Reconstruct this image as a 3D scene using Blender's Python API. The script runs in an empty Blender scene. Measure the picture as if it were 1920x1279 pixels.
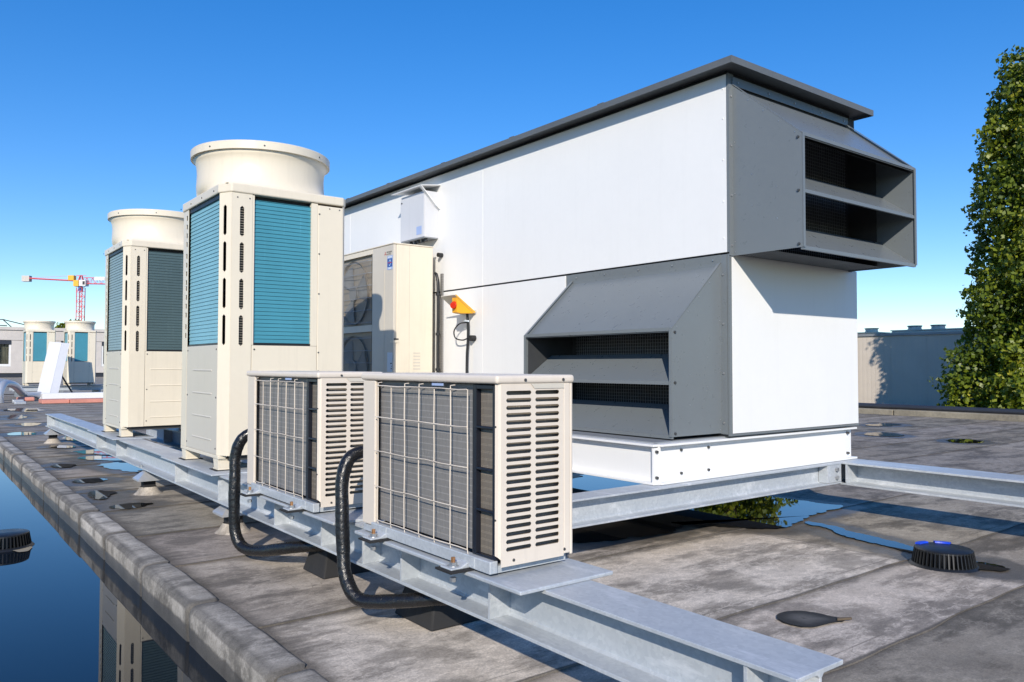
import bpy, bmesh, math, random
import numpy as np
from mathutils import Vector, Matrix
random.seed(7); rng = np.random.default_rng(7)
scene = bpy.context.scene
COL = scene.collection
PI = math.pi

# ------------------------------------------------------------------ camera
CAM_H = 1.02
PITCH, YAW, ROLL = 0.0308, 0.658, 0.0012
fw = Vector((math.sin(YAW)*math.cos(PITCH), math.cos(YAW)*math.cos(PITCH), math.sin(PITCH)))
rt = Vector((math.cos(YAW), -math.sin(YAW), 0)); up = rt.cross(fw)
r2 = math.cos(ROLL)*rt + math.sin(ROLL)*up; u2 = -math.sin(ROLL)*rt + math.cos(ROLL)*up
cam = bpy.data.objects.new('camera', bpy.data.cameras.new('camera')); COL.objects.link(cam)
m = Matrix((r2, u2, -fw)).transposed().to_4x4(); m.translation = (0, 0, CAM_H)
cam.matrix_world = m
cam.data.sensor_width = 36.0; cam.data.lens = 27.5625
cam.data.clip_start = 0.05; cam.data.clip_end = 3000
scene.camera = cam

# ------------------------------------------------------------------ sky and sun
SUN = Vector((0.590, 0.670, -0.449)).normalized()      # direction the light travels
world = bpy.data.worlds.new('World'); scene.world = world; world.use_nodes = True
wn = world.node_tree.nodes; wl = world.node_tree.links
sky = wn.new('ShaderNodeTexSky'); sky.sky_type = 'NISHITA'; sky.sun_disc = False
sky.sun_elevation = math.asin(-SUN.z); sky.sun_rotation = math.atan2(-SUN.x, -SUN.y)
sky.altitude = 900; sky.air_density = 1.0; sky.dust_density = 0.0; sky.ozone_density = 3.5
bg = wn['Background']; bg.inputs['Strength'].default_value = 0.145
hs = wn.new('ShaderNodeHueSaturation'); hs.inputs['Saturation'].default_value = 1.50; hs.inputs['Hue'].default_value = 0.512; hs.inputs['Value'].default_value = 1.46
gm = wn.new('ShaderNodeGamma'); gm.inputs['Gamma'].default_value = 0.78
wl.new(sky.outputs[0], gm.inputs['Color']); wl.new(gm.outputs[0], hs.inputs['Color']); wl.new(hs.outputs[0], bg.inputs[0])
sl = bpy.data.lights.new('sun', 'SUN'); sl.energy = 4.2; sl.angle = math.radians(0.5); sl.color = (1.0, 0.915, 0.79)
so = bpy.data.objects.new('sun', sl); COL.objects.link(so)
so.rotation_euler = SUN.to_track_quat('-Z', 'Y').to_euler(); so.location = (-20, -20, 20)
vs = scene.view_settings; vs.view_transform = 'Standard'; vs.look = 'None'; vs.exposure = 0.22; vs.gamma = 1.0
vs.use_curve_mapping = False
scene.cycles.caustics_reflective = False; scene.cycles.caustics_refractive = False
world.cycles.sampling_method = 'MANUAL'; world.cycles.sample_map_resolution = 1024

# ------------------------------------------------------------------ materials
def newmat(name):
    mt = bpy.data.materials.new(name); mt.use_nodes = True
    nt = mt.node_tree; return mt, nt, nt.nodes['Principled BSDF']
def nd(nt, typ, **kw):
    n = nt.nodes.new(typ)
    for k, v in kw.items():
        if k.startswith('i_'):
            key = k[2:]; key = int(key) if key.isdigit() else key.replace('_', ' ')
            n.inputs[key].default_value = v
        else: setattr(n, k, v)
    return n
def ramp(nt, fac, stops):
    r = nt.nodes.new('ShaderNodeValToRGB'); e = r.color_ramp.elements
    while len(e) < len(stops): e.new(0.5)
    for el, (p, c) in zip(e, stops):
        el.position = p; el.color = (c, c, c, 1) if isinstance(c, (int, float)) else (*c, 1)
    nt.links.new(fac, r.inputs[0]); return r.outputs[0]
def mixc(nt, fac, a, b, mode='MIX'):
    n = nt.nodes.new('ShaderNodeMix'); n.data_type = 'RGBA'; n.blend_type = mode
    for sock, v in ((n.inputs[0], fac), (n.inputs[6], a), (n.inputs[7], b)):
        if hasattr(v, 'is_output'): nt.links.new(v, sock)
        elif isinstance(v, (int, float)): sock.default_value = v
        else: sock.default_value = (*v, 1)
    return n.outputs[2]
def math_(nt, op, a, b=0.0, clamp=False):
    n = nt.nodes.new('ShaderNodeMath'); n.operation = op; n.use_clamp = clamp
    for s, v in ((n.inputs[0], a), (n.inputs[1], b)):
        if hasattr(v, 'is_output'): nt.links.new(v, s)
        else: s.default_value = v
    return n.outputs[0]
def coords(nt, scale=(1, 1, 1)):
    g = nt.nodes.new('ShaderNodeNewGeometry'); mp = nt.nodes.new('ShaderNodeMapping')
    mp.inputs['Scale'].default_value = scale
    nt.links.new(g.outputs['Position'], mp.inputs[0]); return mp.outputs[0]
def noise(nt, vec, scale, detail=4.0, rough=0.55):
    n = nd(nt, 'ShaderNodeTexNoise'); n.inputs['Scale'].default_value = scale
    n.inputs['Detail'].default_value = detail; n.inputs['Roughness'].default_value = rough
    nt.links.new(vec, n.inputs['Vector']); return n.outputs['Fac']
def bump(nt, bs, h, strength, dist):
    b = nt.nodes.new('ShaderNodeBump'); b.inputs['Strength'].default_value = strength
    b.inputs['Distance'].default_value = dist
    nt.links.new(h, b.inputs['Height']); nt.links.new(b.outputs[0], bs.inputs['Normal'])

def paint(name, col, rough=0.4, var=0.06, bumpd=0.0006, metallic=0.0, streak=0.0, spec=0.5):
    mt, nt, bs = newmat(name)
    v = coords(nt); n1 = noise(nt, v, 1.7, 5); n2 = noise(nt, v, 22, 4)
    f = math_(nt, 'ADD', math_(nt, 'MULTIPLY', n1, 0.7), math_(nt, 'MULTIPLY', n2, 0.3))
    lo = tuple(c*(1-var) for c in col); hi = tuple(min(1, c*(1+var)) for c in col)
    c = ramp(nt, f, [(0.3, lo), (0.7, hi)])
    if streak > 0:
        vz = coords(nt, (14, 14, 0.9)); s = noise(nt, vz, 1.5, 5, 0.65)
        c = mixc(nt, math_(nt, 'MULTIPLY', ramp(nt, s, [(0.52, 0), (0.75, 1)]), streak), c, tuple(x*0.55 for x in col))
    nt.links.new(c, bs.inputs['Base Color'])
    nt.links.new(ramp(nt, n2, [(0.25, rough*0.85), (0.8, min(1, rough*1.2))]), bs.inputs['Roughness'])
    bs.inputs['Metallic'].default_value = metallic
    bs.inputs['Specular IOR Level'].default_value = spec
    if bumpd: bump(nt, bs, noise(nt, v, 3.5, 1.0, 0.4), 0.5, bumpd*4)
    return mt
M = {}
M['white'] = paint('white_paint', (0.80, 0.80, 0.79), 0.42, 0.02, 0.0008, streak=0.05)
M['grey'] = paint('grey_paint', (0.160, 0.180, 0.193), 0.30, 0.05, 0.0004)
M['roofgrey'] = paint('roof_grey_paint', (0.115, 0.125, 0.132), 0.45, 0.1, 0.0008, streak=0.1)
M['core'] = paint('dark_core', (0.035, 0.038, 0.042), 0.7, 0.1)
M['cream'] = paint('cream_paint', (0.745, 0.675, 0.545), 0.36, 0.035, 0.0010, streak=0.16)
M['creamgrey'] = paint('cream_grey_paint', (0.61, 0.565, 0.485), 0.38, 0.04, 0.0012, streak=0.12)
M['ivory'] = paint('ivory_paint', (0.72, 0.64, 0.545), 0.36, 0.035, 0.0008, streak=0.18)
M['black'] = paint('black_plastic', (0.012, 0.013, 0.015), 0.4, 0.2)
M['navy'] = paint('dark_blue_plastic', (0.008, 0.010, 0.018), 0.35, 0.2)
M['rubber'] = paint('rubber', (0.018, 0.018, 0.019), 0.8, 0.3, 0.002)
M['bolt'] = paint('zinc_bolt', (0.5, 0.5, 0.5), 0.35, 0.15, 0, metallic=0.8)
M['darkbolt'] = paint('dark_bolt', (0.10, 0.10, 0.10), 0.4, 0.15, 0, metallic=0.6)
M['brass'] = paint('copper_stud', (0.55, 0.27, 0.12), 0.35, 0.15, 0, metallic=0.8)
M['blue'] = paint('blue_plastic', (0.01, 0.06, 0.62), 0.35, 0.05, 0)
M['red'] = paint('red_lens', (0.62, 0.03, 0.01), 0.25, 0.05, 0)
M['yellow'] = paint('yellow_paint', (0.80, 0.38, 0.01), 0.4, 0.08, 0)
M['bluesticker'] = paint('blue_sticker', (0.02, 0.10, 0.38), 0.4, 0.05, 0)
M['paleblue'] = paint('pale_blue_sticker', (0.35, 0.45, 0.70), 0.4, 0.1, 0)
M['sticker'] = paint('white_sticker', (0.66, 0.74, 0.82), 0.4, 0.1, 0)
M['ink'] = paint('ink', (0.03, 0.03, 0.035), 0.5, 0.1, 0)
M['redink'] = paint('red_ink', (0.45, 0.015, 0.02), 0.5, 0.1, 0)
M['pink'] = paint('pink_board', (0.62, 0.26, 0.20), 0.7, 0.18, 0)
M['cranered'] = paint('crane_red', (0.68, 0.12, 0.13), 0.5, 0.1, 0)
M['craneyellow'] = paint('crane_yellow', (0.75, 0.42, 0.04), 0.5, 0.1, 0)
M['precast'] = paint('precast_concrete', (0.56, 0.52, 0.485), 0.85, 0.08, 0.004, streak=0.12)
M['windowwhite'] = paint('window_white', (0.75, 0.75, 0.74), 0.5, 0.03, 0)
M['curtain'] = paint('curtain', (0.16, 0.165, 0.12), 0.9, 0.45, 0)
M['clad'] = paint('wall_cladding', (0.62, 0.55, 0.47), 0.55, 0.05, 0.001, streak=0.12)
M['coping'] = paint('coping_dark', (0.03, 0.034, 0.045), 0.4, 0.2, 0)
M['bark'] = paint('bark', (0.10, 0.075, 0.05), 0.9, 0.3, 0.01)
M['ductmetal'] = paint('duct_metal', (0.55, 0.57, 0.60), 0.35, 0.12, 0.002, metallic=0.5)
M['greymetal'] = paint('dull_grey_metal', (0.30, 0.32, 0.34), 0.5, 0.1, 0.001, metallic=0.3)
M['fanblade'] = paint('fan_blade', (0.20, 0.20, 0.195), 0.45, 0.1, 0)
M['concrete'] = paint('old_concrete', (0.25, 0.22, 0.165), 0.9, 0.45, 0.006)
M['palegrey'] = paint('pale_grey_and_box_shade', (0.60, 0.61, 0.64), 0.45, 0.04, 0.0006, streak=0.1)  # leaning sheet's own tone; on the isolator box it stands for plate shade
M['ground'] = paint('ground', (0.07, 0.08, 0.045), 0.95, 0.3, 0)

def galvanised():
    mt, nt, bs = newmat('galvanised_steel')
    v = coords(nt); vo = nd(nt, 'ShaderNodeTexVoronoi'); vo.inputs['Scale'].default_value = 85
    nt.links.new(v, vo.inputs['Vector'])
    sp = ramp(nt, vo.outputs['Color'], [(0.1, (0.46, 0.495, 0.53)), (0.9, (0.55, 0.585, 0.615))])
    n1 = noise(nt, v, 2.6, 6, 0.62); n3 = noise(nt, coords(nt, (5, 1.2, 5)), 2.2, 6, 0.7)
    c = mixc(nt, ramp(nt, n1, [(0.42, 0.0), (0.72, 0.55)]), sp, (0.37, 0.41, 0.455))
    c = mixc(nt, ramp(nt, n3, [(0.54, 0.0), (0.68, 0.7)]), c, (0.72, 0.745, 0.78))
    n4 = noise(nt, coords(nt, (3, 3, 9)), 3.1, 6, 0.7)
    c = mixc(nt, ramp(nt, n4, [(0.62, 0.0), (0.78, 0.5)]), c, (0.42, 0.38, 0.34))
    nt.links.new(c, bs.inputs['Base Color']); bs.inputs['Metallic'].default_value = 0.22
    nt.links.new(ramp(nt, n1, [(0.3, 0.36), (0.75, 0.6)]), bs.inputs['Roughness'])
    bump(nt, bs, noise(nt, v, 60, 4), 0.25, 0.001); return mt
M['galv'] = galvanised()

def coil(name, col, dark, zfreq, rows=0.0):
    mt, nt, bs = newmat(name)
    v = coords(nt); n1 = noise(nt, v, 3.0, 5, 0.6); n2 = noise(nt, v, 40, 3)
    vz = coords(nt, (30, 30, 1.2)); st = noise(nt, vz, 2.0, 4, 0.7)
    c = mixc(nt, ramp(nt, n1, [(0.35, 0.0), (0.75, 0.5)]), col, tuple(x*0.72 for x in col))
    c = mixc(nt, math_(nt, 'MULTIPLY', ramp(nt, st, [(0.62, 0), (0.75, 1)]), 0.35), c, tuple(min(1, x*1.6+0.08) for x in col))
    sx = nt.nodes.new('ShaderNodeSeparateXYZ'); nt.links.new(v, sx.inputs[0])
    s = math_(nt, 'SINE', math_(nt, 'MULTIPLY', math_(nt, 'ADD', sx.outputs[0], sx.outputs[1]), zfreq))
    ln = ramp(nt, s, [(0.55, 0.0), (1.0, 1.0)])
    c = mixc(nt, math_(nt, 'MULTIPLY', ln, 0.55), c, dark)
    if rows:
        zz = math_(nt, 'SINE', math_(nt, 'MULTIPLY', sx.outputs[2], rows)); c = mixc(nt, ramp(nt, zz, [(0.80, 0.0), (1.0, 0.45)]), c, tuple(min(1, x*1.7) for x in col))
        sp = noise(nt, coords(nt, (60, 60, 16)), 3.0, 3, 0.6); c = mixc(nt, ramp(nt, sp, [(0.66, 0.0), (0.74, 0.6)]), c, tuple(min(1, x*2.4) for x in col))
        c = mixc(nt, ramp(nt, noise(nt, coords(nt, (50, 50, 8)), 2.2, 4, 0.7), [(0.5, 0.0), (0.75, 0.5)]), c, tuple(x*0.55 for x in col))
    nt.links.new(c, bs.inputs['Base Color']); bs.inputs['Roughness'].default_value = 0.5
    bs.inputs['Metallic'].default_value = 0.15
    return mt
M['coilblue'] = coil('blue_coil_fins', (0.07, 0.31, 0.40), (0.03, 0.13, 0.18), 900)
M['coilbluedusty'] = coil('dusty_sheen_blue_coil_fins', (0.26, 0.53, 0.60), (0.14, 0.36, 0.44), 900)  # dust plus the brighter glancing look of the left fins, put into colour
M['coiltealdusty'] = coil('dusty_sheen_teal_coil_fins', (0.30, 0.42, 0.43), (0.18, 0.27, 0.28), 900)  # same for teal: dust and glancing sheen in one paler colour
M['coilteal'] = coil('dull_teal_coil_fins', (0.075, 0.125, 0.132), (0.035, 0.06, 0.065), 900)
M['coilgrey'] = coil('grey_coil_fins', (0.255, 0.245, 0.235), (0.11, 0.105, 0.10), 1400, 279.0)
M['coilbrown'] = coil('brown_coil_fins', (0.22, 0.19, 0.155), (0.10, 0.085, 0.07), 1400, 279.0)
M['coiltan'] = coil('tan_coil_fins', (0.36, 0.31, 0.24), (0.18, 0.155, 0.12), 700)

def bitumen(name, base, kerb=False):
    mt, nt, bs = newmat(name)
    v = coords(nt)
    big = noise(nt, v, 0.55, 5, 0.6); mid = noise(nt, v, 3.6, 9, 0.74)
    vst = coords(nt, (0.6, 1.9, 1)); st = noise(nt, vst, 1.6, 9, 0.72)
    fine = noise(nt, v, 130, 3, 0.7); gr = noise(nt, v, 420, 2, 0.8)
    oi = nt.nodes.new('ShaderNodeObjectInfo')
    vb = coords(nt, (0.8, 1.3, 1)); blot = noise(nt, vb, 2.3, 10, 0.70)
    c = ramp(nt, mid, [(0.30, tuple(x*0.66 for x in base)), (0.5, base), (0.70, tuple(x*1.30 for x in base))])
    c = mixc(nt, ramp(nt, big, [(0.44, 0.0), (0.68, 0.45)]), c, (base[0]*1.10, base[1]*1.0, base[2]*0.84))
    c = mixc(nt, ramp(nt, st, [(0.50, 0.0), (0.56, 0.5), (0.66, 0.84)]), c, tuple(x*0.26 for x in base))
    c = mixc(nt, ramp(nt, blot, [(0.53, 0.0), (0.58, 0.5), (0.70, 0.8)]), c, tuple(x*0.33 for x in base))
    c = mixc(nt, ramp(nt, blot, [(0.470, 0.0), (0.492, 0.30), (0.515, 0.0)]), c, tuple(min(1, x*1.9) for x in base))
    c = mixc(nt, 1.0, c, oi.outputs['Color'], 'MULTIPLY')
    # damp halo round puddles and dirt along the laps, held by the sheets themselves
    at = nd(nt, 'ShaderNodeAttribute', attribute_name='damp'); ad = nd(nt, 'ShaderNodeAttribute', attribute_name='dirt')
    dm = math_(nt, 'ADD', at.outputs['Fac'], math_(nt, 'MULTIPLY', math_(nt, 'SUBTRACT', mid, 0.5), 0.9))
    dmp = ramp(nt, dm, [(0.30, 0.0), (0.48, 1.0)])
    dmp = math_(nt, 'MULTIPLY', dmp, ramp(nt, at.outputs['Fac'], [(0.02, 0), (0.12, 1)]))
    c = mixc(nt, math_(nt, 'MULTIPLY', dmp, 0.72), c, tuple(x*0.20 for x in base))
    dr = math_(nt, 'ADD', ad.outputs['Fac'], math_(nt, 'MULTIPLY', math_(nt, 'SUBTRACT', mid, 0.5), 1.2))
    dr = math_(nt, 'MULTIPLY', ramp(nt, dr, [(0.30, 0.0), (0.75, 0.85)]), ramp(nt, ad.outputs['Fac'], [(0.02, 0), (0.2, 1)]))
    c = mixc(nt, dr, c, tuple(x*0.22 for x in base))
    cr = nd(nt, 'ShaderNodeTexVoronoi', feature='DISTANCE_TO_EDGE'); cr.inputs['Scale'].default_value = 7
    wv = nt.nodes.new('ShaderNodeMix'); wv.data_type = 'VECTOR'; wv.inputs[0].default_value = 0.25
    nz = nd(nt, 'ShaderNodeTexNoise'); nz.inputs['Scale'].default_value = 5; nt.links.new(v, nz.inputs['Vector'])
    nt.links.new(v, wv.inputs[4]); nt.links.new(nz.outputs['Color'], wv.inputs[5]); nt.links.new(wv.outputs[1], cr.inputs['Vector'])
    ck = math_(nt, 'MULTIPLY', ramp(nt, cr.outputs['Distance'], [(0.0, 1.0), (0.012, 0.0)]), ramp(nt, noise(nt, v, 0.9, 3), [(0.52, 0), (0.62, 0.6)]))
    c = mixc(nt, ck, c, tuple(x*0.3 for x in base))
    c = mixc(nt, 1.0, c, ramp(nt, fine, [(0.25, 0.72), (0.75, 1.28)]), 'MULTIPLY')
    c = mixc(nt, ramp(nt, gr, [(0.66, 0.0), (0.76, 0.35)]), c, tuple(min(1, x*2.0) for x in base))
    nt.links.new(c, bs.inputs['Base Color'])
    rr = math_(nt, 'SUBTRACT', 0.88, math_(nt, 'MULTIPLY', dmp, 0.45)); nt.links.new(rr, bs.inputs['Roughness'])
    bs.inputs['Specular IOR Level'].default_value = 0.35
    h = math_(nt, 'ADD', math_(nt, 'MULTIPLY', fine, 0.5), math_(nt, 'ADD', math_(nt, 'MULTIPLY', mid, 0.7), math_(nt, 'MULTIPLY', gr, 0.2)))
    bump(nt, bs, h, 0.5, 0.004); return mt
M['bitumen'] = bitumen('bitumen_felt', (0.40, 0.356, 0.302))
M['kerbfelt'] = bitumen('kerb_felt', (0.36, 0.335, 0.30))

def water(name, col, wave, rough=0.015):
    mt, nt, bs = newmat(name)
    v = coords(nt); bs.inputs['Base Color'].default_value = (*col, 1)
    bs.inputs['Roughness'].default_value = rough; bs.inputs['IOR'].default_value = 1.33
    if wave: bump(nt, bs, noise(nt, coords(nt, (1, 0.6, 1)), 3.0, 2), 0.06, wave)
    return mt
M['water'] = water('pool_water', (0.006, 0.010, 0.016), 0.004)
M['puddle'] = water('puddle_water', (0.014, 0.013, 0.012), 0.0006)
mt, nt, bs = newmat('window_glass'); bs.inputs['Base Color'].default_value = (0.02, 0.02, 0.02, 1); bs.inputs['Roughness'].default_value = 0.03
tp = nt.nodes.new('ShaderNodeBsdfTransparent'); mx_ = nt.nodes.new('ShaderNodeMixShader'); mx_.inputs[0].default_value = 0.15
nt.links.new(tp.outputs[0], mx_.inputs[1]); nt.links.new(bs.outputs[0], mx_.inputs[2]); nt.links.new(mx_.outputs[0], nt.nodes['Material Output'].inputs['Surface'])
M['glass'] = mt

def hose_mat():
    mt, nt, bs = newmat('black_tape'); v = coords(nt)
    bs.inputs['Base Color'].default_value = (0.010, 0.010, 0.011, 1)
    n = noise(nt, v, 45, 5, 0.65); sx = nt.nodes.new('ShaderNodeSeparateXYZ'); nt.links.new(v, sx.inputs[0])
    w = math_(nt, 'SINE', math_(nt, 'ADD', math_(nt, 'MULTIPLY', sx.outputs[2], 210), math_(nt, 'MULTIPLY', n, 7)))
    nt.links.new(ramp(nt, n, [(0.3, 0.14), (0.75, 0.42)]), bs.inputs['Roughness'])
    bump(nt, bs, math_(nt, 'ADD', math_(nt, 'MULTIPLY', w, 0.10), math_(nt, 'MULTIPLY', n, 1.2)), 0.7, 0.004); return mt
M['hose'] = hose_mat()

def leaf_mat():
    mt, nt, bs = newmat('poplar_leaf')
    at = nd(nt, 'ShaderNodeAttribute', attribute_name='tint')
    c = ramp(nt, at.outputs['Fac'], [(0.0, (0.055, 0.095, 0.010)), (0.45, (0.155, 0.205, 0.014)), (0.8, (0.27, 0.30, 0.022)), (1.0, (0.40, 0.37, 0.04))])
    nt.links.new(c, bs.inputs['Base Color']); bs.inputs['Roughness'].default_value = 0.45
    tr = nt.nodes.new('ShaderNodeBsdfTranslucent'); nt.links.new(c, tr.inputs[0])
    mx = nt.nodes.new('ShaderNodeMixShader'); mx.inputs[0].default_value = 0.32
    nt.links.new(bs.outputs[0], mx.inputs[1]); nt.links.new(tr.outputs[0], mx.inputs[2])
    nt.links.new(mx.outputs[0], nt.nodes['Material Output'].inputs['Surface']); return mt
M['leaf'] = leaf_mat()
def stain_mat():
    mt, nt, bs = newmat('tar_stain'); v = coords(nt); n = noise(nt, v, 16, 5)
    at = nd(nt, 'ShaderNodeAttribute', attribute_name='rim')
    f = math_(nt, 'ADD', at.outputs['Fac'], math_(nt, 'MULTIPLY', math_(nt, 'SUBTRACT', n, 0.5), 0.5))
    c = ramp(nt, f, [(0.02, (0.010, 0.010, 0.010)), (0.30, (0.020, 0.020, 0.020)), (0.62, (0.075, 0.073, 0.07)), (0.84, (0.105, 0.10, 0.095)), (0.95, (0.015, 0.015, 0.015))])
    c = mixc(nt, ramp(nt, noise(nt, v, 220, 3), [(0.5, 0), (0.7, 0.4)]), c, (0.03, 0.03, 0.03))
    nt.links.new(c, bs.inputs['Base Color']); bs.inputs['Roughness'].default_value = 0.7; return mt
M['stain'] = stain_mat()

# ------------------------------------------------------------------ builders
def thing(name, label, cat, loc=(0, 0, 0), group=None):
    o = bpy.data.objects.new(name, None); COL.objects.link(o); o.location = loc; o.empty_display_size = 0.1
    o['label'] = label; o['category'] = cat
    if group: o['group'] = group
    return o
def tag(o, label=None, cat=None, group=None, kind=None):
    for k, v in (('label', label), ('category', cat), ('group', group), ('kind', kind)):
        if v: o[k] = v
    return o
def wloc(p):
    v = Vector((0, 0, 0))
    while p is not None: v += p.location; p = p.parent
    return v
class MB:
    def __init__(s): s.v = []; s.f = []
    def add(s, vs, fs):
        n = len(s.v); s.v += [tuple(x) for x in vs]; s.f += [tuple(i+n for i in f) for f in fs]; return s
    def box(s, x0, x1, y0, y1, z0, z1):
        x0, x1 = sorted((x0, x1)); y0, y1 = sorted((y0, y1)); z0, z1 = sorted((z0, z1))
        return s.add([(x0,y0,z0),(x1,y0,z0),(x1,y1,z0),(x0,y1,z0),(x0,y0,z1),(x1,y0,z1),(x1,y1,z1),(x0,y1,z1)],
                     [(0,3,2,1),(4,5,6,7),(0,1,5,4),(1,2,6,5),(2,3,7,6),(3,0,4,7)])
    def prism(s, poly, ax, a0, a1):
        a0, a1 = min(a0, a1), max(a0, a1); n = len(poly)
        area = sum(poly[i][0]*poly[(i+1)%n][1]-poly[(i+1)%n][0]*poly[i][1] for i in range(n))
        if area < 0: poly = poly[::-1]
        mp = {'X': lambda u, w, a: (a, u, w), 'Y': lambda u, w, a: (u, a, w), 'Z': lambda u, w, a: (u, w, a)}[ax]
        vs = [mp(u, w, a0) for u, w in poly] + [mp(u, w, a1) for u, w in poly]
        fs = [tuple(range(n))[::-1], tuple(range(n, 2*n))] + [(i, (i+1)%n, n+(i+1)%n, n+i) for i in range(n)]
        if ax == 'Y': fs = [f[::-1] for f in fs]
        return s.add(vs, fs)
    def cyl(s, p0, p1, r, seg=12, r2=None, cap=True):
        p0 = Vector(p0); p1 = Vector(p1); d = (p1-p0).normalized(); r2 = r if r2 is None else r2
        a = d.orthogonal().normalized(); b = d.cross(a); vs = []
        for p, rr in ((p0, r), (p1, r2)):
            for i in range(seg):
                t = 2*PI*i/seg; vs.append(p + a*(rr*math.cos(t)) + b*(rr*math.sin(t)))
        fs = [(i, (i+1)%seg, seg+(i+1)%seg, seg+i) for i in range(seg)]
        if cap: fs += [tuple(range(seg))[::-1], tuple(range(seg, 2*seg))]
        return s.add(vs, fs)
    def tube(s, pts, r, seg=10, cap=True, wob=0.0):
        pts = [Vector(p) for p in pts]; n = len(pts); rs = r if isinstance(r, (list, tuple)) else [r]*n; vs = []
        t0 = (pts[1]-pts[0]).normalized(); a = t0.orthogonal().normalized()
        for i, p in enumerate(pts):
            t = (pts[min(i+1, n-1)]-pts[max(i-1, 0)]).normalized()
            a = (a - t*a.dot(t)).normalized(); b = t.cross(a)
            for j in range(seg):
                q = 2*PI*j/seg; rr = rs[i]*(1+wob*random.uniform(-1, 1)); vs.append(p + a*(rr*math.cos(q)) + b*(rr*math.sin(q)))
        fs = [(i*seg+j, i*seg+(j+1)%seg, (i+1)*seg+(j+1)%seg, (i+1)*seg+j) for i in range(n-1) for j in range(seg)]
        if cap: fs += [tuple(range(seg))[::-1], tuple(range((n-1)*seg, n*seg))]
        return s.add(vs, fs)
    def lathe(s, prof, c, seg=48, close=False):
        n = len(prof); vs = [(c[0]+r*math.cos(2*PI*j/seg), c[1]+r*math.sin(2*PI*j/seg), c[2]+z) for r, z in prof for j in range(seg)]
        fs = [(i*seg+j, i*seg+(j+1)%seg, (i+1)*seg+(j+1)%seg, (i+1)*seg+j) for i in range(n-1) for j in range(seg)]
        return s.add(vs, fs)
    def dome(s, p, nrm, r, h=0.5, seg=7):
        # screw head: low six-sided button along the normal
        p = Vector(p); nrm = Vector(nrm).normalized()
        s.cyl(p - nrm*0.001, p+nrm*(r*h), r, seg, r*0.85); return s
    def hslots(s, axis, pos, u0, u1, z0, z1, slots, ch=0.003, sgn=-1):
        """flat panel with rectangular openings (corners nipped); axis 'X' -> panel in plane x=pos (u=y), 'Y' -> y=pos (u=x)"""
        us = sorted({u0, u1, *[a for q in slots for a in q[:2]]}); zs = sorted({z0, z1, *[a for q in slots for a in q[2:]]})
        P = (lambda u, z: (pos, u, z)) if axis == 'X' else (lambda u, z: (u, pos, z))
        def q4(a, b, c, d): s.add([P(a, c), P(b, c), P(b, d), P(a, d)], [(0, 1, 2, 3)])
        def inside(u, z): return any(q[0] < u < q[1] and q[2] < z < q[3] for q in slots)
        for i in range(len(zs)-1):
            zc = (zs[i]+zs[i+1])/2; run = None
            for j in range(len(us)-1):
                hole = inside((us[j]+us[j+1])/2, zc)
                if not hole and run is None: run = us[j]
                if hole and run is not None: q4(run, us[j], zs[i], zs[i+1]); run = None
            if run is not None: q4(run, us[-1], zs[i], zs[i+1])
        for a, b, c, d in slots:
            k = min(ch, (b-a)/2.01, (d-c)/2.01)
            for (uu, zz, du, dz) in ((a, c, k, k), (b, c, -k, k), (b, d, -k, -k), (a, d, k, -k)):
                s.add([P(uu, zz), P(uu+du, zz), P(uu, zz+dz)], [(0, 1, 2)])
        return s
    def build(s, name, mat, parent=None, bevel=0.0, smooth=None, solid=None, seg=2):
        me = bpy.data.meshes.new(name); off = wloc(parent)
        me.from_pydata([(x-off.x, y-off.y, z-off.z) for x, y, z in s.v], [], s.f)
        me.materials.append(M[mat] if isinstance(mat, str) else mat)
        o = bpy.data.objects.new(name, me); COL.objects.link(o); o.parent = parent
        if smooth is not None:
            me.shade_smooth(); me.set_sharp_from_angle(angle=math.radians(smooth))
        if solid:
            md = o.modifiers.new('solid', 'SOLIDIFY'); md.thickness = solid; md.offset = 0
        if bevel:
            md = o.modifiers.new('bevel', 'BEVEL'); md.width = bevel; md.segments = seg; md.limit_method = 'ANGLE'; md.angle_limit = math.radians(40)
            md.harden_normals = False
        me.update(); return o
def copy_tree(o, parent=None):
    c = o.copy(); COL.objects.link(c); c.parent = parent
    for ch in list(o.children): copy_tree(ch, c)
    return c
def smooth_path(ctrl, n=8):
    P = [Vector(c) for c in ctrl]; P = [P[0]*2-P[1]] + P + [P[-1]*2-P[-2]]; out = []
    for i in range(1, len(P)-2):
        p0, p1, p2, p3 = P[i-1:i+3]
        for k in range(n):
            t = k/n
            out.append(0.5*((2*p1)+(p2-p0)*t+(2*p0-5*p1+4*p2-p3)*t*t+(3*p1-p0-3*p2+p3)*t**3))
    out.append(P[-2]); return out
def hbeam(w, h, tw, tf, c, zb):
    a, b = w/2, tw/2; r = 0.008
    return [(c-a, zb), (c+a, zb), (c+a, zb+tf), (c+b+r, zb+tf), (c+b, zb+tf+r), (c+b, zb+h-tf-r), (c+b+r, zb+h-tf), (c+a, zb+h-tf), (c+a, zb+h),
            (c-a, zb+h), (c-a, zb+h-tf), (c-b-r, zb+h-tf), (c-b, zb+h-tf-r), (c-b, zb+tf+r), (c-b-r, zb+tf), (c-a, zb+tf)]
def add_attr(me, name, vals):
    a = me.attributes.new(name, 'FLOAT', 'POINT'); a.data.foreach_set('value', np.asarray(vals, dtype=np.float32))

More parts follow.
